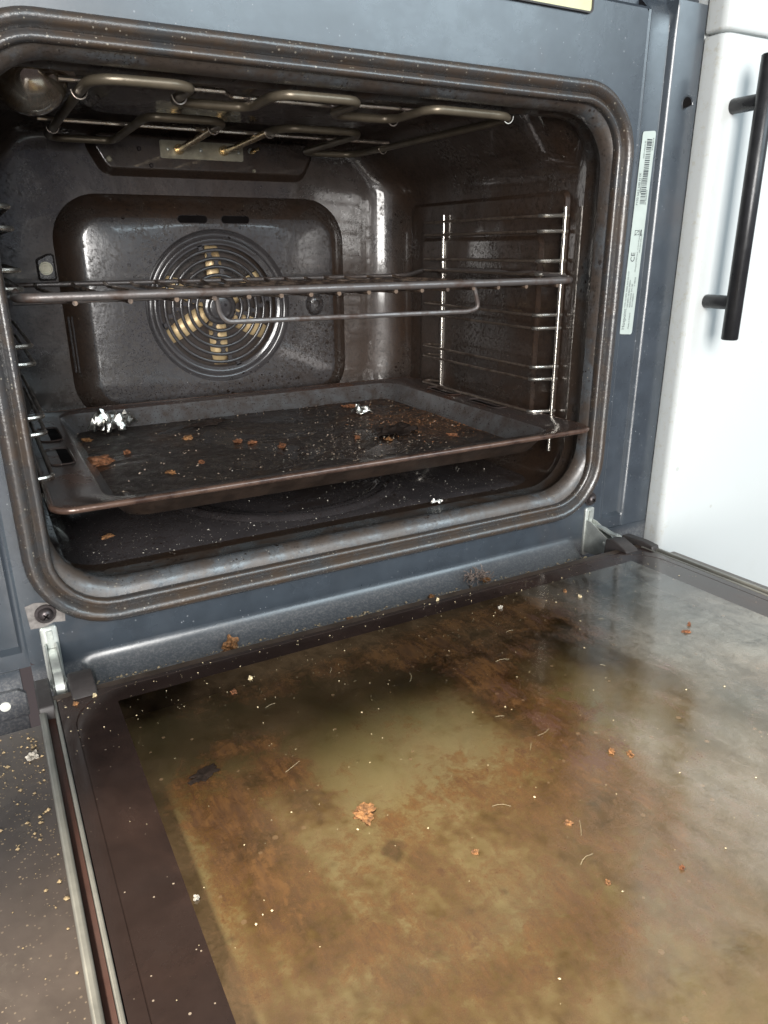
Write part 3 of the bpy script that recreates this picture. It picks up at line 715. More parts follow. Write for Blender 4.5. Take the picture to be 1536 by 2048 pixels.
for s in (1, -1):
    xh = s*.2240
    b = MB(); lo = fillet([(xh-.0050, .0250), (xh+.0050, .0250), (xh+.0050, .0705), (xh-.0050, .0705)], .0022, 5)
    b.loft([[(x, 0.0, z) for x, z in lo], [(x, -.0016, z) for x, z in lo], [(xh+(x-xh)*.9, -.0020, .0478+(z-.0478)*.985) for x, z in lo]], True, False, True)
    hinge = b.build('door_hinge', M['zinc'], oven)
    b = MB(); 
    for q, w in ((0, .0030), ):
        lo = fillet([(xh-w*.6, .0560), (xh+w*.6, .0560), (xh+w*.6, .0680), (xh-w*.6, .0680)], .0006, 3)
        b.loft([[(x, -.0020, z) for x, z in lo], [(x, -.0034, z) for x, z in lo]], True, False, True)
    b.build('hinge_slot_plate', M['zinc'], hinge)
    # side profile of the folded claw: (y,z) outline, two cheeks + curved strap
    cheek = [(-.0015, .0600), (-.0080, .0590), (-.0260, .0515), (-.0340, .0480), (-.0370, .0420), (-.0340, .0370), (-.0240, .0360), (-.0150, .0300), (-.0015, .0290)]
    for q in (-1, 1):
        b = MB(); lo = fillet(cheek, .0025, 4); x0 = xh+q*.0032
        b.loft([[(x0-.0006, y, z) for y, z in lo], [(x0+.0006, y, z) for y, z in lo]], True, True, True)
        b.build('hinge_cheek', M['zinc'], hinge, bevel=.0003)
        b = MB(); b.loft([[(x0+q*(.0006+h), -.0270+rr*math.cos(2*PI*k/18), .0445+rr*math.sin(2*PI*k/18)) for k in range(18)] for rr, h in ((.0030, 0), (.0030, .0005), (.0022, .0007), (.0016, .0013), (.0001, .0014))])
        b.build('hinge_pin', M['zinc'], hinge)
    b = MB(); cl = fillet3([(0, -.0030, .0550), (0, -.0180, .0570), (0, -.0300, .0545), (0, -.0375, .0560), (0, -.0430, .0500), (0, -.0440, .0440), (0, -.0520, .0400)], .006, 5)
    rows = []
    for i, p in enumerate(cl):
        t = (cl[min(i+1, len(cl)-1)]-cl[max(0, i-1)]).normalized(); nn = Vector((0, -t.z, t.y))
        rows.append([(xh-.0024, p.y-nn.y*.0008, p.z-nn.z*.0008), (xh+.0024, p.y-nn.y*.0008, p.z-nn.z*.0008), (xh+.0024, p.y+nn.y*.0008, p.z+nn.z*.0008), (xh-.0024, p.y+nn.y*.0008, p.z+nn.z*.0008)])
    b.loft(rows, True, True, True); b.build('hinge_strap', M['zinc'], hinge, auto=30)

# tape residue round the left screw
b = MB(); lo = [(-.2345, .0860), (-.2290, .0875), (-.2225, .0862), (-.2170, .0868), (-.2128, .0790), (-.2135, .0712), (-.2200, .0722), (-.2260, .0700), (-.2335, .0705)]
b.loft([[(x, -.0001, z) for x, z in lo], [(x, -.0004, z) for x, z in lo]], True, False, True)
b.build('residue_patch', simple('grey glue residue', (.15, .135, .125), .55, 0, .3, 200, .3), frame)
# small mounting tab with pale plug at the left foot of the frame
b = MB(); lo = fillet([(-.2720, .0145), (-.2425, .0145), (-.2425, .0300), (-.2470, .0335), (-.2720, .0335)], .0015, 4)
b.loft([[(x, -.0012, z) for x, z in lo], [(x, -.0045, z) for x, z in lo], [(-.257+(x+.257)*.95, -.0052, .024+(z-.024)*.93) for x, z in lo]], True, False, True)
tabm = b.build('mounting_tab', M['frame'], oven)
b = MB(); b.loft([[(-.2552+rr*math.cos(2*PI*k/20), -.0052-h, .0248+rr*math.sin(2*PI*k/20)) for k in range(20)] for rr, h in ((.0032, 0), (.0030, .0006), (.0001, .0007))]); b.build('white_plug', simple('white plastic plug', (.75, .76, .70), .5), tabm)

# ================================================================== DOOR
HY, HZ, AN = -.0527, .0526, .0355
dd = Vector((0, -math.cos(AN), math.sin(AN))); dn = Vector((0, math.sin(AN), math.cos(AN))); dh = Vector((0, HY, HZ))
def D(x, l, h=0.): return dh+Vector((x, 0, 0))+dd*l+dn*h
LW = .385
door_b = MB()
def dbox(b, x0, x1, l0, l1, h0, h1, mi=0):
    P = [D(x, l, h) for h in (h0, h1) for (x, l) in ((x0, l0), (x1, l0), (x1, l1), (x0, l1))]
    b.add(P, [(0, 3, 2, 1), (4, 5, 6, 7), (0, 1, 5, 4), (1, 2, 6, 5), (2, 3, 7, 6), (3, 0, 4, 7)], mi)
# hinge-side trim bar and side rails (hollow in the middle)
dbox(door_b, -.2370, .2370, .0000, .0065, -.024, -.0005)
dbox(door_b, -.2250, .2250, -.0040, -.0002, -.016, -.0030)
dbox(door_b, -.2100, .2100, .0070, .0110, -.024, -.0012)
for s in (-1, 1):
    a, c_ = sorted((s*.2270, s*.2120)); dbox(door_b, a, c_, .0112, LW, -.024, -.0014)
door = door_b.build('door', M['trim'], oven, bevel=.0008)
for s in (-1, 1):
    b = MB(); a, c_ = sorted((s*.2372, s*.2335)); dbox(b, a, c_, .0066, LW, -.024, .0006); b.build('edge_strip', M['strip'], door, bevel=.0012)
    b = MB(); a, c_ = sorted((s*.2296, s*.2276)); dbox(b, a, c_, .0066, LW, -.024, .0003); b.build('edge_strip', M['strip'], door, bevel=.0006)
    b = MB(); a, c_ = sorted((s*.2333, s*.2298)); dbox(b, a, c_, .0066, LW, -.024, -.0045); b.build('edge_channel', simple('dark brown channel', (.05, .018, .012), .5), door)
# inner glass: border (opaque print) and window with grime attribute (also carries painted shade and reflection)
XB, LB = .1975, .0255
b = MB()
def gl_out(hw, l0, l1, R): return fillet([(-hw, l0), (hw, l0), (hw, l1), (-hw, l1)], R, 10)
o_ = gl_out(.2272, .0072, LW, .004); k_ = gl_out(.2210, .0105, LW-.003, .030); i_ = gl_out(XB, LB, LW-.03, .0008)
b.loft([[D(x, l, -.0010) for x, l in o_], [D(x, l, .0) for x, l in o_], [D(x, l, .0) for x, l in k_], [D(x*.9985, l+.0004, -.0004) for x, l in k_], [D(x*.997, l+.0007, .0) for x, l in k_], [D(x, l, .0) for x, l in i_]])
b.build('glass_border', M['border'], door, auto=30)
nx, nl = 200, 165; vv = []; ff = []; x0, x1, l0, l1 = -XB, XB, LB, LW-.03
for j in range(nl+1):
    for i in range(nx+1): vv.append(D(x0+(x1-x0)*i/nx, l0+(l1-l0)*j/nl, 0))
for j in range(nl):
    for i in range(nx):
        a = j*(nx+1)+i; ff.append((a, a+1, a+nx+2, a+nx+1))
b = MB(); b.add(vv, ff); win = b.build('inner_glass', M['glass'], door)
# burnt-on grease, where it sits on the glass: (x, y, radius x, radius y, amount, streaky)
ST = [(-.156, -.150, .020, .014, .75, 0), (-.176, -.170, .018, .016, .75, 0), (-.172, -.192, .020, .020, .85, 0), (-.141, -.180, .014, .018, .85, 0), (-.139, -.157, .014, .010, .55, 0),
      (-.173, -.222, .022, .028, .75, 0), (-.178, -.258, .026, .03, .45, 0), (-.154, -.283, .05, .04, .40, 0), (-.120, -.255, .04, .035, .34, 0), (-.105, -.235, .04, .02, .35, .1), (-.125, -.200, .018, .02, .40, 0),
      (-.021, -.118, .045, .022, .80, .5), (-.010, -.155, .022, .020, .75, .7), (.022, -.145, .028, .022, .75, .8), (.0735, -.120, .045, .020, .75, .8), (.082, -.152, .03, .02, .6, .8), (-.010, -.179, .016, .030, .7, .9),
      (-.008, -.211, .018, .03, .45, .9), (.020, -.206, .02, .03, .4, .75), (-.010, -.247, .018, .025, .4, .9), (-.034, -.249, .02, .04, .5, .6), (.018, -.245, .03, .05, .2, .62), (.067, -.243, .045, .05, .15, .62), (.093, -.206, .04, .05, .15, .65),
      (.103, -.26, .05, .06, .15, .62), (.0, -.30, .06, .05, .35, .5), (-.054, -.326, .05, .03, .3, .2), (-.092, -.317, .05, .03, .35, .1), (-.129, -.309, .05, .03, .35, 0), (-.0855, -.173, .02, .02, .35, .1), (-.063, -.170, .02, .02, .38, .2), (-.062, -.248, .035, .04, .5, .2),
      (-.09, -.105, .10, .014, .62, 0), (.04, -.098, .10, .016, .75, .3), (.13, -.13, .03, .05, .2, .55), (-.12, -.118, .06, .012, .35, 0), (.14, -.2, .06, .1, .1, .5), (.16, -.3, .06, .08, .2, .55)]
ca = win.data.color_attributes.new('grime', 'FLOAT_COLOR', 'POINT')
for i, v in enumerate(win.data.vertices):
    x, y = v.co.x, v.co.y; a = .20; s_ = .36
    for sx0, sy0, rx, ry, am, st in ST:
        q = ((x-sx0)/rx)**2+((y-sy0)/ry)**2
        if q < 6:
            w = math.exp(-q); a += am*w*(1-a); s_ = max(s_, st*w*1.05)
    film_shade = .22+.55*noise.fractal(Vector((x*11, y*8, 1)), .6, 2.1, 4)+1.5*math.exp(-((x+.10)/.13)**2-((y+.31)/.085)**2)+.5*math.exp(-((x-.0)/.12)**2-((y+.095)/.03)**2)  # thicker low on the glass, painting a standing person's soft shadow
    ca.data[i].color = (min(1, a), min(1, s_), max(0, min(1, film_shade)), max(0, min(1, (x-y*.45-.13)/.12+.7*noise.fractal(Vector((x*16, y*7, 7)), .7, 2.1, 5))))  # alpha: pale residue, mostly painting the cabinet's reflection on the right
b = MB(); dbox(b, -.2115, .2115, .0112, LW-.005, -.0235, -.0215); b.build('lower_pane', M['lower'], door)
b = MB(); dbox(b, -.2950, .2950, -.014, LW+.06, -.032, -.0245); b.build('outer_glass', M['outerglass'], door, bevel=.001)
# black hinge covers on the door corners
for s in (1, -1):
    b = MB(); xa = s*.2280
    pr2 = [(-.0150, -.020), (-.0120, .0050), (-.0040, .0068), (.0100, .0020), (.0125, -.0005), (.0125, -.020)]
    rows = []
    for xx in (s*.2265, s*.2080): rows.append([D(xx-s*(.0 if abs(xx) > .22 else 0), l, h) for l, h in pr2])
    # slot for the strap is left free between the two blocks
    rows = [[D(s*x_, l, h) for l, h in pr2] for x_ in (.2195, .2060)]
    b.loft(rows, True, True, True); cvr = b.build('hinge_cover', M['blackplastic'], door, bevel=.0010)
    pr3 = [(-.0170, -.020), (-.0160, .0035), (.0060, .0042), (.0170, .0030), (.0180, -.0002), (.0180, -.020)]
    b = MB(); b.loft([[D(s*x_, l, h) for l, h in pr3] for x_ in (.2372, .2290)], True, True, True); b.build('hinge_cover', M['blackplastic'], door, bevel=.0010)
    b = MB(); dbox(b, min(s*.2195, s*.2290), max(s*.2195, s*.2290), -.010, .006, -.020, -.008); b.build('hinge_well', M['void2'], door)

# ================================================================== WIRE SHELF
shelf = empty('wire_shelf', (0, .16, .262), 'browned wire grid shelf on the upper rails of the oven cavity', 'oven shelf')
def zsh(y): return .2642-(y-.024)*.0130
W_ = .2075; YF, YBK = .024, .298
b = MB()
pts = [(-W_, .06, zsh(.06)), (-W_-.002, .034, zsh(.03)), (-W_+.004, YF, zsh(YF)), (W_-.004, YF, zsh(YF)), (W_+.002, .034, zsh(.03)+.001), (W_, .06, zsh(.06)+.004), (W_, .085, zsh(.08)+.0055), (W_-.0005, .105, zsh(.1)+.003), (W_-.0005, .125, zsh(.1)+.0055), (W_, .262, zsh(.26)+.006), (W_-.003, .285, zsh(.28)+.001), (W_-.014, YBK, zsh(YBK)), (-W_+.014, YBK, zsh(YBK)), (-W_+.003, .285, zsh(.28)+.001), (-W_, .262, zsh(.26)+.006), (-W_, .125, zsh(.12)+.0055), (-W_, .10, zsh(.10)+.003), (-W_, .085, zsh(.085)+.005), (-W_, .062, zsh(.06)+.003)]
# thick front bar, thinner side/back
fp3 = fillet3(pts+[pts[0]], .012, 6)
rads = [(.0028 if p.y < .036 else .0028-.0006*min(1, (p.y-.036)/.03)) for p in fp3]
b.tube(fp3, rads, 12)
o = b.build('outer_frame', M['shelfbar'], shelf); o.matrix_parent_inverse = Matrix.Translation(-shelf.location)
for x in (-.1785, -.147, -.119, -.095, -.072, -.0495, -.028, -.007, .0163, .0383, .0603, .0827, .106, .1296, .1572, .189):
    b = MB(); b.tube([(x, YF-.0012, zsh(YF)-.0036), (x, YBK-.02, zsh(YBK)-.0020), (x, YBK+.001, zsh(YBK)+.0005)], .0016, 7)
    o = b.build('grid_wire', M['shelfwire'], shelf); o.matrix_parent_inverse = Matrix.Translation(-shelf.location)
for y in (.11, .20):
    b = MB(); b.tube([(-W_, y, zsh(y)-.006), (W_, y, zsh(y)-.006)], .0020, 8)
    o = b.build('cross_bar', M['shelfbar'], shelf); o.matrix_parent_inverse = Matrix.Translation(-shelf.location)
b = MB(); b.tube(fillet3([(-.0926, YF+.004, zsh(YF)-.002), (-.0905, YF+.006, .2500), (-.0860, YF+.006, .2448), (.1070, YF+.006, .2432), (.1165, YF+.006, .2455), (.1100, YF+.004, zsh(YF)-.002)], .009, 6), .0018, 8)
o = b.build('hanging_loop', M['shelfbar'], shelf); o.matrix_parent_inverse = Matrix.Translation(-shelf.location)

# ================================================================== BAKING TRAY
tray = empty('baking_tray', (0, .14, .124), 'black baking tray covered in burnt crumbs and foil scraps on the lower rails', 'baking tray')
TZ = .1461
def padopt(o): o.parent = tray; o.matrix_parent_inverse = Matrix.Translation(-tray.location)
TO = fillet([(-.2100, -.0075), (.2125, -.0075), (.2125, .2955), (-.2100, .2955)], [.012]*4, 10)
TI = fillet([(-.1808, .0015), (.1840, .0015), (.1840, .2895), (-.1808, .2895)], [.020, .020, .020, .020], 10)
TI2 = fillet([(-.1780, .0040), (.1815, .0040), (.1815, .2870), (-.1780, .2870)], [.020]*4, 10)
TF = fillet([(-.1690, .0120), (.1735, .0120), (.1735, .2795), (-.1690, .2795)], [.018]*4, 10)
TF2 = fillet([(-.1660, .0150), (.1705, .0150), (.1705, .2765), (-.1660, .2765)], [.016]*4, 10)
FLZ = .1275
def wob(x, y):   # front edge is slightly bent where the rim narrows
    return -.0016*math.exp(-((x+.115)/.02)**2)*(1 if y < .02 else 0)
b = MB()
b.loft([[(x, y, TZ+.0003+wob(x, y)) for x, y in TO], [(x, y, TZ-.0006) for x, y in TI], [(x, y, TZ-.0025) for x, y in TI2]])
t1 = b.build('rim_plate', M['tray'], tray, auto=50); padopt(t1)
b = MB(); b.loft([[(x, y, TZ-.0025) for x, y in TI2], [(x, y, FLZ+.0030) for x, y in TF], [(x, y, FLZ) for x, y in TF2]])
t2 = b.build('side_wall', M['trayside'], tray, auto=60); padopt(t2)
b = MB(); b.loft([[(x, y, TZ-.0040) for x, y in [(x_*1.003, .145+(y_-.145)*1.003) for x_, y_ in TI2]], [(x*1.004, .145+(y-.145)*1.005, FLZ-.0005) for x, y in TF2], [(x*.98, .145+(y-.145)*.98, FLZ-.0018) for x, y in TF2]], True, False, True)
t2 = b.build('underside', M['underside'], tray, auto=60); padopt(t2)
vv = []; ff = []; nx, ny = 120, 90
for j in range(ny+1):
    for i in range(nx+1):
        x = -.1662+(.3369)*i/nx; y = .0148+.2619*j/ny
        z = FLZ+.0009*noise.noise(Vector((x*26, y*26, 2)))+.0005*noise.noise(Vector((x*90, y*90, 5)))+.0002
        vv.append((x, y, z))
for j in range(ny):
    for i in range(nx):
        a = j*(nx+1)+i
        # keep rounded corners clear
        xx = vv[a][0]; yy = vv[a][1]; dx = max(0, abs(xx-.002)-.1545); dy = max(0, abs(yy-.1457)-.1170)
        if dx*dx+dy*dy > .0165**2: continue
        ff.append((a, a+1, a+nx+2, a+nx+1))
b = MB(); b.add(vv, ff); t3 = b.build('tray_floor', M['trayfloor'], tray); padopt(t3)
b = MB(); b.tube([(x, y, TZ-.0016+wob(x, y)) for x, y in TO], .0022, 10, True); t4 = b.build('rolled_edge', M['trayrim'], tray); padopt(t4)
# slots in the left and right wings
for s in (-1, 1):
    for y0, y1 in ((.095, .145), (.172, .222)):
        b = MB(); xa, xb = (-.2010, -.1855) if s < 0 else (.1885, .2040)
        lo = fillet([(xa, y0), (xb, y0), (xb, y1), (xa, y1)], .005, 6)
        b.loft([[(x, y, TZ+.0003) for x, y in off(lo, -.0014)], [(x, y, TZ+.0011) for x, y in off(lo, -.0006)], [(x, y, TZ+.0002) for x, y in lo], [(x, y, TZ-.0004) for x, y in off(lo, .0006)]])
        b.add([(x, y, TZ-.0002) for x, y in off(lo, .0004)], [tuple(range(len(lo)))], 1)
        o = b.build('wing_slot', [M['tray'], M['void2']], tray); padopt(o)

# ================================================================== KITCHEN CABINET
cab = empty('kitchen_cabinet', (.60, 0, -.2), 'white kitchen cabinet with black bar handle beside the oven', 'cabinet')
def cadopt(o): o.parent = cab; o.matrix_parent_inverse = Matrix.Translation(-cab.location)
CY = -.0200
def front(name, z0, z1):
    b = MB(); lo = fillet([(.2988, .0), (.2988, CY), (.92, CY), (.92, .0)], [.0005, .0075, .0075, .0005], 8)
    rows = []
    for z, ins in ((z0, .0015), (z0+.0010, .0004), (z0+.0025, 0), (z1-.0025, 0), (z1-.0010, .0004), (z1, .0015)):
        rows.append([(x+(ins if x < .4 else -ins), y+(ins if y < -.005 else 0), z) for x, y in lo])
    b.loft(rows, True, True, True); o = b.build(name, M['white'], cab, auto=60); cadopt(o); return o
door_f = front('door_front', -.36, .4415); front('drawer_front', .4432, .66)
b = MB(); b.box(.3000, .91, .002, .55, -.36, .655); o = b.build('carcass', M['white'], cab); cadopt(o)
HX, HYB = .3165, -.0480
b = MB(); b.tube([(HX-.0012, HYB, .4230), (HX-.0012, HYB, .4222), (HX, HYB, .2173), (HX, HYB, .2165)], [.0058, .0066, .0066, .0058], 28)
bar = b.build('handle', M['blackmetal'], cab, auto=50); cadopt(bar)
for z in (.3925, .2460):
    b = MB(); b.tube([(HX, CY+.0004, z), (HX, CY-.0008, z), (HX, HYB, z)], [.0050, .0056, .0056], 24)
    b.build('handle_post', M['blackmetal'], bar, auto=50)

# worktop edge above both (out of view, added to shade the door hinge)
b = MB(); b.box(-1.2, 1.0, -.045, .60, .662, .700)
w = b.build('unseen_worktop', simple('unseen pale grey worktop', (.45, .44, .42), .4), None, smooth=False); tag(w, kind='structure')
b = MB(); b.box(-.2975, .2975, -.022, .30, .505, .655); b.build('control_panel', simple('black glass control panel', (.02, .02, .02), .1), oven, bevel=.002)
# cabinet on the other side
b = MB(); b.box(-.92, -.3010, CY, .55, -.36, .655)
# ================================================================== DEBRIS
def lump(name, loc, size, mat, label, cat, group=None, seed=0, rough=.45, sub=3, rz=None):
    import bmesh
    bm = bmesh.new(); bmesh.ops.create_icosphere(bm, subdivisions=sub, radius=1)
    rs = random.Random(seed); o3 = Vector((rs.random()*50, rs.random()*50, rs.random()*50))
    for v in bm.verts:
        p = v.co.copy(); k = 1+rough*noise.fractal(p*1.3+o3, .7, 2.2, 5)+rough*.5*noise.noise(p*4+o3)
        v.co = Vector((p.x*size[0]*k, p.y*size[1]*k, max(-.3, p.z)*size[2]*k))
    bm.normal_update(); me = bpy.data.meshes.new(name); bm.to_mesh(me); bm.free(); me.materials.append(mat)
    o = bpy.data.objects.new(name, me); scene.collection.objects.link(o); o.location = loc
    o.rotation_euler = (0, 0, rs.random()*6 if rz is None else rz)
    return tag(o, label, cat, group)
def foil(name, loc, size, label, cat, seed, rz=0, n=26, mat='foil', flat=1.):
    if mat == 'foil': n = 15
    """crumpled sheet"""
    rs = random.Random(seed); o3 = Vector((rs.random()*50, rs.random()*50, 3)); vv = []; ff = []
    for j in range(n+1):
        for i in range(n+1):
            a, c_ = i/n-.5, j/n-.5
            edge = 1+.45*noise.noise(Vector((a*5, c_*5, 9))+o3)
            x = a*size[0]*edge; y = c_*size[1]*edge
            cell = 0*noise.cell(Vector((a*6, c_*6, 1))+o3)
            z = size[2]*(.45+.7*noise.noise(Vector((a*2.6, c_*2.6, 0))+o3)+.75*abs(noise.noise(Vector((a*4.5, c_*4.5, 4))+o3))+.22*abs(noise.noise(Vector((a*9, c_*9, 4))+o3)))
            z *= (1-.75*min(1, (2*max(abs(a), abs(c_)))**3))*flat
            vv.append((x+.07*size[0]*noise.noise(Vector((a*5, c_*5, 7))+o3), y+.07*size[1]*noise.noise(Vector((a*5, c_*5, 17))+o3), max(z, 0)))
    cut = lambda a, c_: (a*a*3.2+c_*c_*3.2+.45*noise.noise(Vector((a*6, c_*6, 2))+o3)) > .78
    for j in range(n):
        for i in range(n):
            if cut((i+.5)/n-.5, (j+.5)/n-.5): continue
            k = j*(n+1)+i; ff.append((k, k+1, k+n+2, k+n+1))
    b = MB(); b.add(vv, ff); o = b.build(name, M[mat], None, auto=(6 if mat == 'foil' else 18), solid=.00015); o.location = loc; o.rotation_euler = (0, 0, rz)
    return tag(o, label, cat)
T0 = FLZ+.0008
foil('foil_scrap', (-.1330, .2620, T0), (.040, .026, .024), 'large crumpled silver foil ball at the back left of the tray', 'foil scrap', 5, .3)
foil('foil_scrap', (.1060, .2150, T0), (.020, .016, .008), 'small silver foil bit near the back right of the tray', 'foil scrap', 9, -.5)
foil('charred_foil', (.0960, .1250, T0), (.050, .026, .006), 'flat charred grey foil leaf towards the right of the tray', 'charred foil', 12, .2, mat='char')
foil('charred_foil', (-.0490, .2420, T0), (.052, .012, .005), 'long dark charred strip at the middle back of the tray', 'charred foil', 21, .25, mat='char')
lump('crust_piece', (-.1650, .1560, T0), (.0130, .0100, .0048), M['crust'], 'largest rusty brown crust chunk by the left tray wall', 'food crust', None, 3, .5)
lump('golden_crumb', (-.0790, .2000, T0), (.0055, .0040, .0025), M['crustpale'], 'golden burnt shard in the left middle of the tray', 'food crumb', None, 4)
for i, (x, y, sx1, sy1, lab) in enumerate((
    (-.0430, .1660, .0036, .0030, 'left one of the paired rusty crumbs mid tray'), (-.0330, .1560, .0034, .0030, 'right one of the paired rusty crumbs mid tray'),
    (-.0149, .1302, .0055, .0028, 'wide flat rusty crumb in front of the tray centre'), (.1130, .2530, .0075, .0050, 'flat round rusty crust right behind the small foil bit'),
    (-.1370, .1760, .0035, .0026, 'small rusty crumb in front of the big foil ball'), (-.1600, .2400, .0048, .0032, 'orange brown crumb left of the big foil ball'),
    (-.1180, .0980, .0036, .0022, 'thin orange crumb near the front left tray edge'), (.1350, .0900, .0052, .0026, 'rusty crumb near the right front tray edge'),
    (.0780, .1050, .0034, .0022, 'bright orange crumb in front of the charred foil leaf'), (.0560, .1250, .0030, .0022, 'small rusty crumb left of the charred foil leaf'),
    (-.0900, .1150, .0032, .0020, 'dull rusty crumb in the front left third of the tray'))):
    lump('tray_crumb', (x, y, T0), (sx1, sy1, .0016), M['crust' if i not in (5, 6, 8) else 'crustpale'], lab, 'food crumb', 'rusty crumbs on the baking tray', 40+i, .8, 4)
foil('metal_flake', (-.0050, .1060, T0), (.010, .006, .004), 'small grey curled flake near the front tray edge', 'flake', 31, mat='char')
# cavity floor bits
FL = FZ+.0010
lump('floor_crumb', (-.0370, .0812, FL), (.0045, .0030, .0018), M['crust'], 'rusty crumb on the cavity floor beneath the tray', 'food crumb', None, 61, .5, 2)
foil('floor_flake', (.0881, .0400, FL+.0006), (.012, .006, .004), 'tiny crumpled foil fleck on the cavity floor near the front lip', 'foil fleck', 62)
lump('golden_shard', (-.1700, .0990, FL), (.0050, .0018, .0016), M['crustpale'], 'golden brown shard in the front left corner of the cavity floor', 'food crust', None, 63, .7, 3, .5)
# frame ledge bits
lump('ledge_crust', (-.1150, -.0200, .0350), (.0050, .0034, .0062), M['crustpale'], 'tall orange crust chunk on the rolled ledge below the opening, left half', 'food crust', None, 71, .6)
lump('ledge_crust', (-.1215, -.0240, .0325), (.0040, .0030, .0030), M['crustpale'], 'low orange crumb leaning on the tall crust chunk on the ledge', 'food crust', None, 77, .5, 2)
lump('ledge_crumb', (-.0253, -.0245, .0335), (.0055, .0026, .0016), M['crustpale'], 'pale orange sliver on the ledge at the middle of the oven', 'food crumb', None, 72, .5, 2)
lump('ledge_crumb', (.0442, -.0225, .0345), (.0030, .0030, .0026), M['crustpale'], 'round orange crumb on the ledge left of the fluffy clump', 'food crumb', None, 73, .4, 2)
lump('ledge_crumb', (.1960, -.0300, .0365), (.0060, .0030, .0018), M['crumbs'], 'cream coloured chip beside the right hinge', 'food crumb', None, 74, .4, 2)
# fluff clump: tangled fibres over a small core
rs = random.Random(5); b = MB(); cc = Vector((.0892, -.0195, .0385))
for k in range(70):
    a = Vector((rs.gauss(0, 1), rs.gauss(0, 1), rs.gauss(0, 1))).normalized()*.0065; d2 = Vector((rs.gauss(0, 1), rs.gauss(0, 1), rs.gauss(0, 1))).normalized()*.004
    p0 = cc+Vector((a.x*1.4, a.y*.7, abs(a.z)*.9)); b.tube(fillet3([p0, p0+d2, p0+d2+Vector((-d2.y, d2.z, d2.x))], .003, 3), .0003, 4)
o = b.build('fluff_clump', M['fluff'], None); tag(o, 'tangled grey brown fluff clump on the ledge right of centre', 'fluff')
lump('orange_crumb', (.0965, -.0215, .0365), (.0046, .0030, .0030), M['crustpale'], 'bright orange crumb stuck to the fluff clump', 'food crumb', None, 76, .7, 2)
# door bits: x, y -> on the tilted glass
def on_door(x, y, h=.0003):
    l = (HY-y)/math.cos(AN); return D(x, l, h)
for i, (x, y, s1, s2, mt, lab) in enumerate((
    (-.1191, -.2272, .0056, .0048, 'crustpale', 'large bright orange crumb in the middle of the open door glass'), (.1350, -.1836, .0040, .0025, 'crust', 'dark rusty crumb on the pale right side of the door glass'),
    (.1440, -.1780, .0022, .0016, 'crust', 'smaller dark rusty crumb behind the one on the right of the door glass'),
    (.0036, -.2498, .0030, .0022, 'crustpale', 'left orange crumb of the short row on the right door glass'), (.0095, -.2560, .0032, .0022, 'crustpale', 'right orange crumb of the short row on the right door glass'),
    (-.0477, -.2761, .0030, .0014, 'crustpale', 'slim orange sliver between the row of crumbs and the bottom of the glass'), (-.0912, -.2699, .0022, .0020, 'crustpale', 'small yellow crumb right of the large orange crumb'),
    (-.0262, -.3165, .0020, .0016, 'crust', 'small dark red crumb at the lower right of the door glass'), (-.0566, -.3077, .0020, .0014, 'crustpale', 'small pale orange crumb near the bottom of the door glass'),
    (-.1259, -.0939, .0022, .0020, 'crumbs', 'yellow crumb on the dark glass edge left of centre'), (-.1388, -.1032, .0034, .0026, 'crust', 'dull brown crumb on the shaded left part of the glass'), (-.1954, -.2361, .0019, .0016, 'ash', 'white fleck on the dark left border of the door glass'),
    (.0253, -.0600, .0020, .0018, 'crumbs', 'cream crumb on the trim at the hinge side of the door'), (.1120, -.0960, .0024, .0020, 'crustpale', 'orange crumb on the far right dark glass corner'), (.1150, -.1080, .0024, .0020, 'crumbs', 'pale yellow crumb in front of the orange one at the far right glass corner'),
    (.0560, -.0930, .0026, .0024, 'ash', 'whitish crumb cluster on the dark edge right of centre'), (-.2185, -.0700, .0026, .0018, 'crustpale', 'orange crumb beside the left hinge cover'), (-.2080, -.0665, .0022, .0018, 'crumbs', 'yellowish crumb right of the left hinge cover'))):
    p = on_door(x, y); k_ = .85 if i == 0 else .52; lump('door_crumb', p, (s1*k_, s2*k_, .0013), M[mt], lab, 'food crumb', 'crumbs on the open door', 100+i, .75, 4)
foil('black_flake', on_door(-.1730, -.1660, .0003), (.014, .008, .0005), 'jagged black burnt flake on the left of the door glass', 'flake', 51, .4, mat='char')
lump('ash_lump', D(-.2440, .018, -.0243), (.0036, .0028, .0022), M['ash'], 'white ash lump on the dark lower glass at the far left', 'ash', None, 201, .8, 3)
# uncountable specks
def specks(name, pts, smin, smax, mat, label, seed=1, n2=None):
    rs = random.Random(seed); b = MB()
    for p in pts:
        s = smin+(smax-smin)*rs.random()**5*1.25; vv = []
        a = rs.random()*6
        for dx, dy, dz in ((1, 0, 0), (.2, .8, 0), (-.9, .3, 0), (-.4, -.8, 0), (.5, -.6, .1), (.1, 0, .7), (-.2, .1, -.4)):
            k = .7+.6*rs.random(); x = dx*math.cos(a)-dy*math.sin(a); y = dx*math.sin(a)+dy*math.cos(a)
            vv.append((p[0]+x*s*k, p[1]+y*s*k, p[2]+dz*s*k+s*.2))
        b.add(vv, [(0, 1, 5), (1, 2, 5), (2, 3, 5), (3, 4, 5), (4, 0, 5), (1, 0, 6), (2, 1, 6), (3, 2, 6), (4, 3, 6), (0, 4, 6)])
    o = b.build(name, mat, None, smooth=False); return tag(o, label, 'crumbs', kind='stuff')
rs = random.Random(11)
def dens(x, y, f_=18, o=0): return noise.noise(Vector((x*f_, y*f_, o)))
P = []
while len(P) < 2600:
    x = rs.uniform(-.165, .170); y = rs.uniform(.016, .275)
    w = .12+.5*max(0, dens(x, y, 16, 3))+.45*math.exp(-((x-.03)/.06)**2-((y-.10)/.06)**2)
    if rs.random() < w: P.append((x, y, T0-.0004))
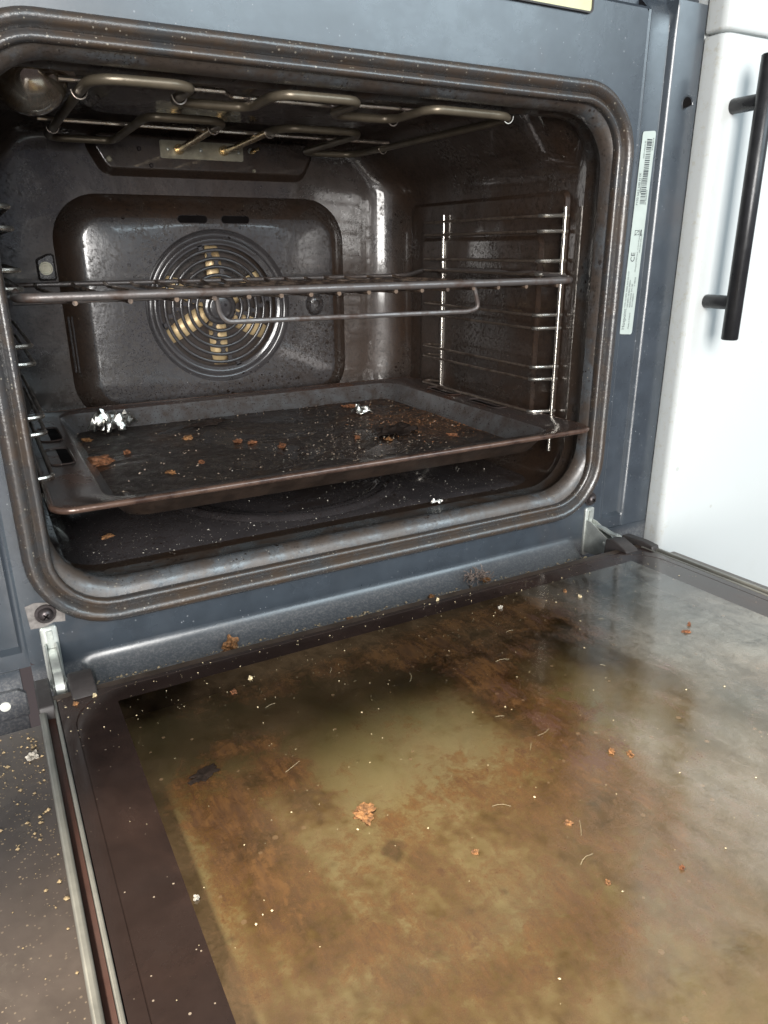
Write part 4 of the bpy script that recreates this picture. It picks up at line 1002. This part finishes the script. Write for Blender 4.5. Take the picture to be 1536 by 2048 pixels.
specks('tray_crumbs', P[:1900], .0002, .0010, simple('brown grey crumb dust', (.26, .20, .15), .7, 0, .6, 500), 'fine scattered crumb dust all over the baking tray', 2)
specks('rust_crumbs', [(x, y, T0-.0004) for x, y in [(min(.169, rs.gauss(.135, .028)), rs.gauss(.145, .035)) for _ in range(1400)] if y > .02], .0002, .0007, simple('rusty crumb dust', (.26, .115, .045), .8, 0, .5, 500), 'rust coloured crumb dust on the right side of the tray', 4)
specks('pale_crumbs', [(rs.gauss(.015, .05), min(.27, max(.02, rs.gauss(.07, .03))), T0) for _ in range(110)], .0003, .0009, M['ash'], 'pale crumb dust along the front of the tray', 5)
P = [(rs.uniform(-.19, .19), .045+abs(rs.gauss(0, .06)), FL) for _ in range(420)]
specks('floor_crumbs', [p for p in P if p[1] < .3], .0002, .0008, M['ash'], 'fine pale crumb dust on the cavity floor', 6)
P = []
for _ in range(2600):
    x = rs.uniform(-.205, .205); y = -.0195-abs(rs.gauss(0, .0028))
    if rs.random() < .22+.9*max(0, dens(x, 0, 30, 8)): P.append((x, max(y, -.0245), .0333+.0012*rs.random()))
specks('ledge_crumbs', P, .0002, .0012, simple('tan crumb dust', (.36, .28, .18), .8, 0, .6, 600), 'tan crumbs collected along the ledge below the opening', 7)
P = []
for _ in range(300):
    x = rs.uniform(-.225, .22); y = -.060-abs(rs.gauss(0, .045)); p = on_door(x, y); P.append(tuple(p))
specks('door_dust', P, .0002, .0006, M['crumbs'], 'pale crumb dust near the hinge side of the door glass', 8)
P = [tuple(on_door(rs.uniform(-.22, .10), rs.uniform(-.36, -.10))) for _ in range(170)]
specks('glass_dust', P, .0002, .0006, M['crumbs'], 'sparse crumb dust over the rest of the door glass', 9)
P = []
for _ in range(240):
    y = -.045-abs(rs.gauss(0, .07)); x = -.2385-abs(rs.gauss(0, .014)); l = (HY-y)/math.cos(AN)
    if x > -.29: P.append(tuple(D(x, l, -.0243)))
specks('edge_crumbs', P, .0002, .0013, simple('yellow tan crumb dust', (.30, .22, .12), .8, 0, .6, 500), 'yellowish crumbs along the lower outer glass at the left', 10)
b = MB()
for _ in range(16):
    x = rs.uniform(-.15, .12); y = rs.uniform(-.34, -.11); a = rs.uniform(-1, 1); ln = rs.uniform(.003, .010); p = on_door(x, y, .0004); cv = rs.uniform(-.5, .5)
    q = [p+Vector((math.cos(a+cv*t)*ln*t, math.sin(a+cv*t)*ln*t, .0004*math.sin(t*3))) for t in (0, .3, .6, 1)]
    b.tube(q, .00009, 4)
o = b.build('fibres', simple('pale fibre', (.32, .27, .17), .6), None); tag(o, 'short pale fibres and hairs scattered on the door glass', 'fibres', kind='stuff')

scene.render.engine = 'CYCLES'
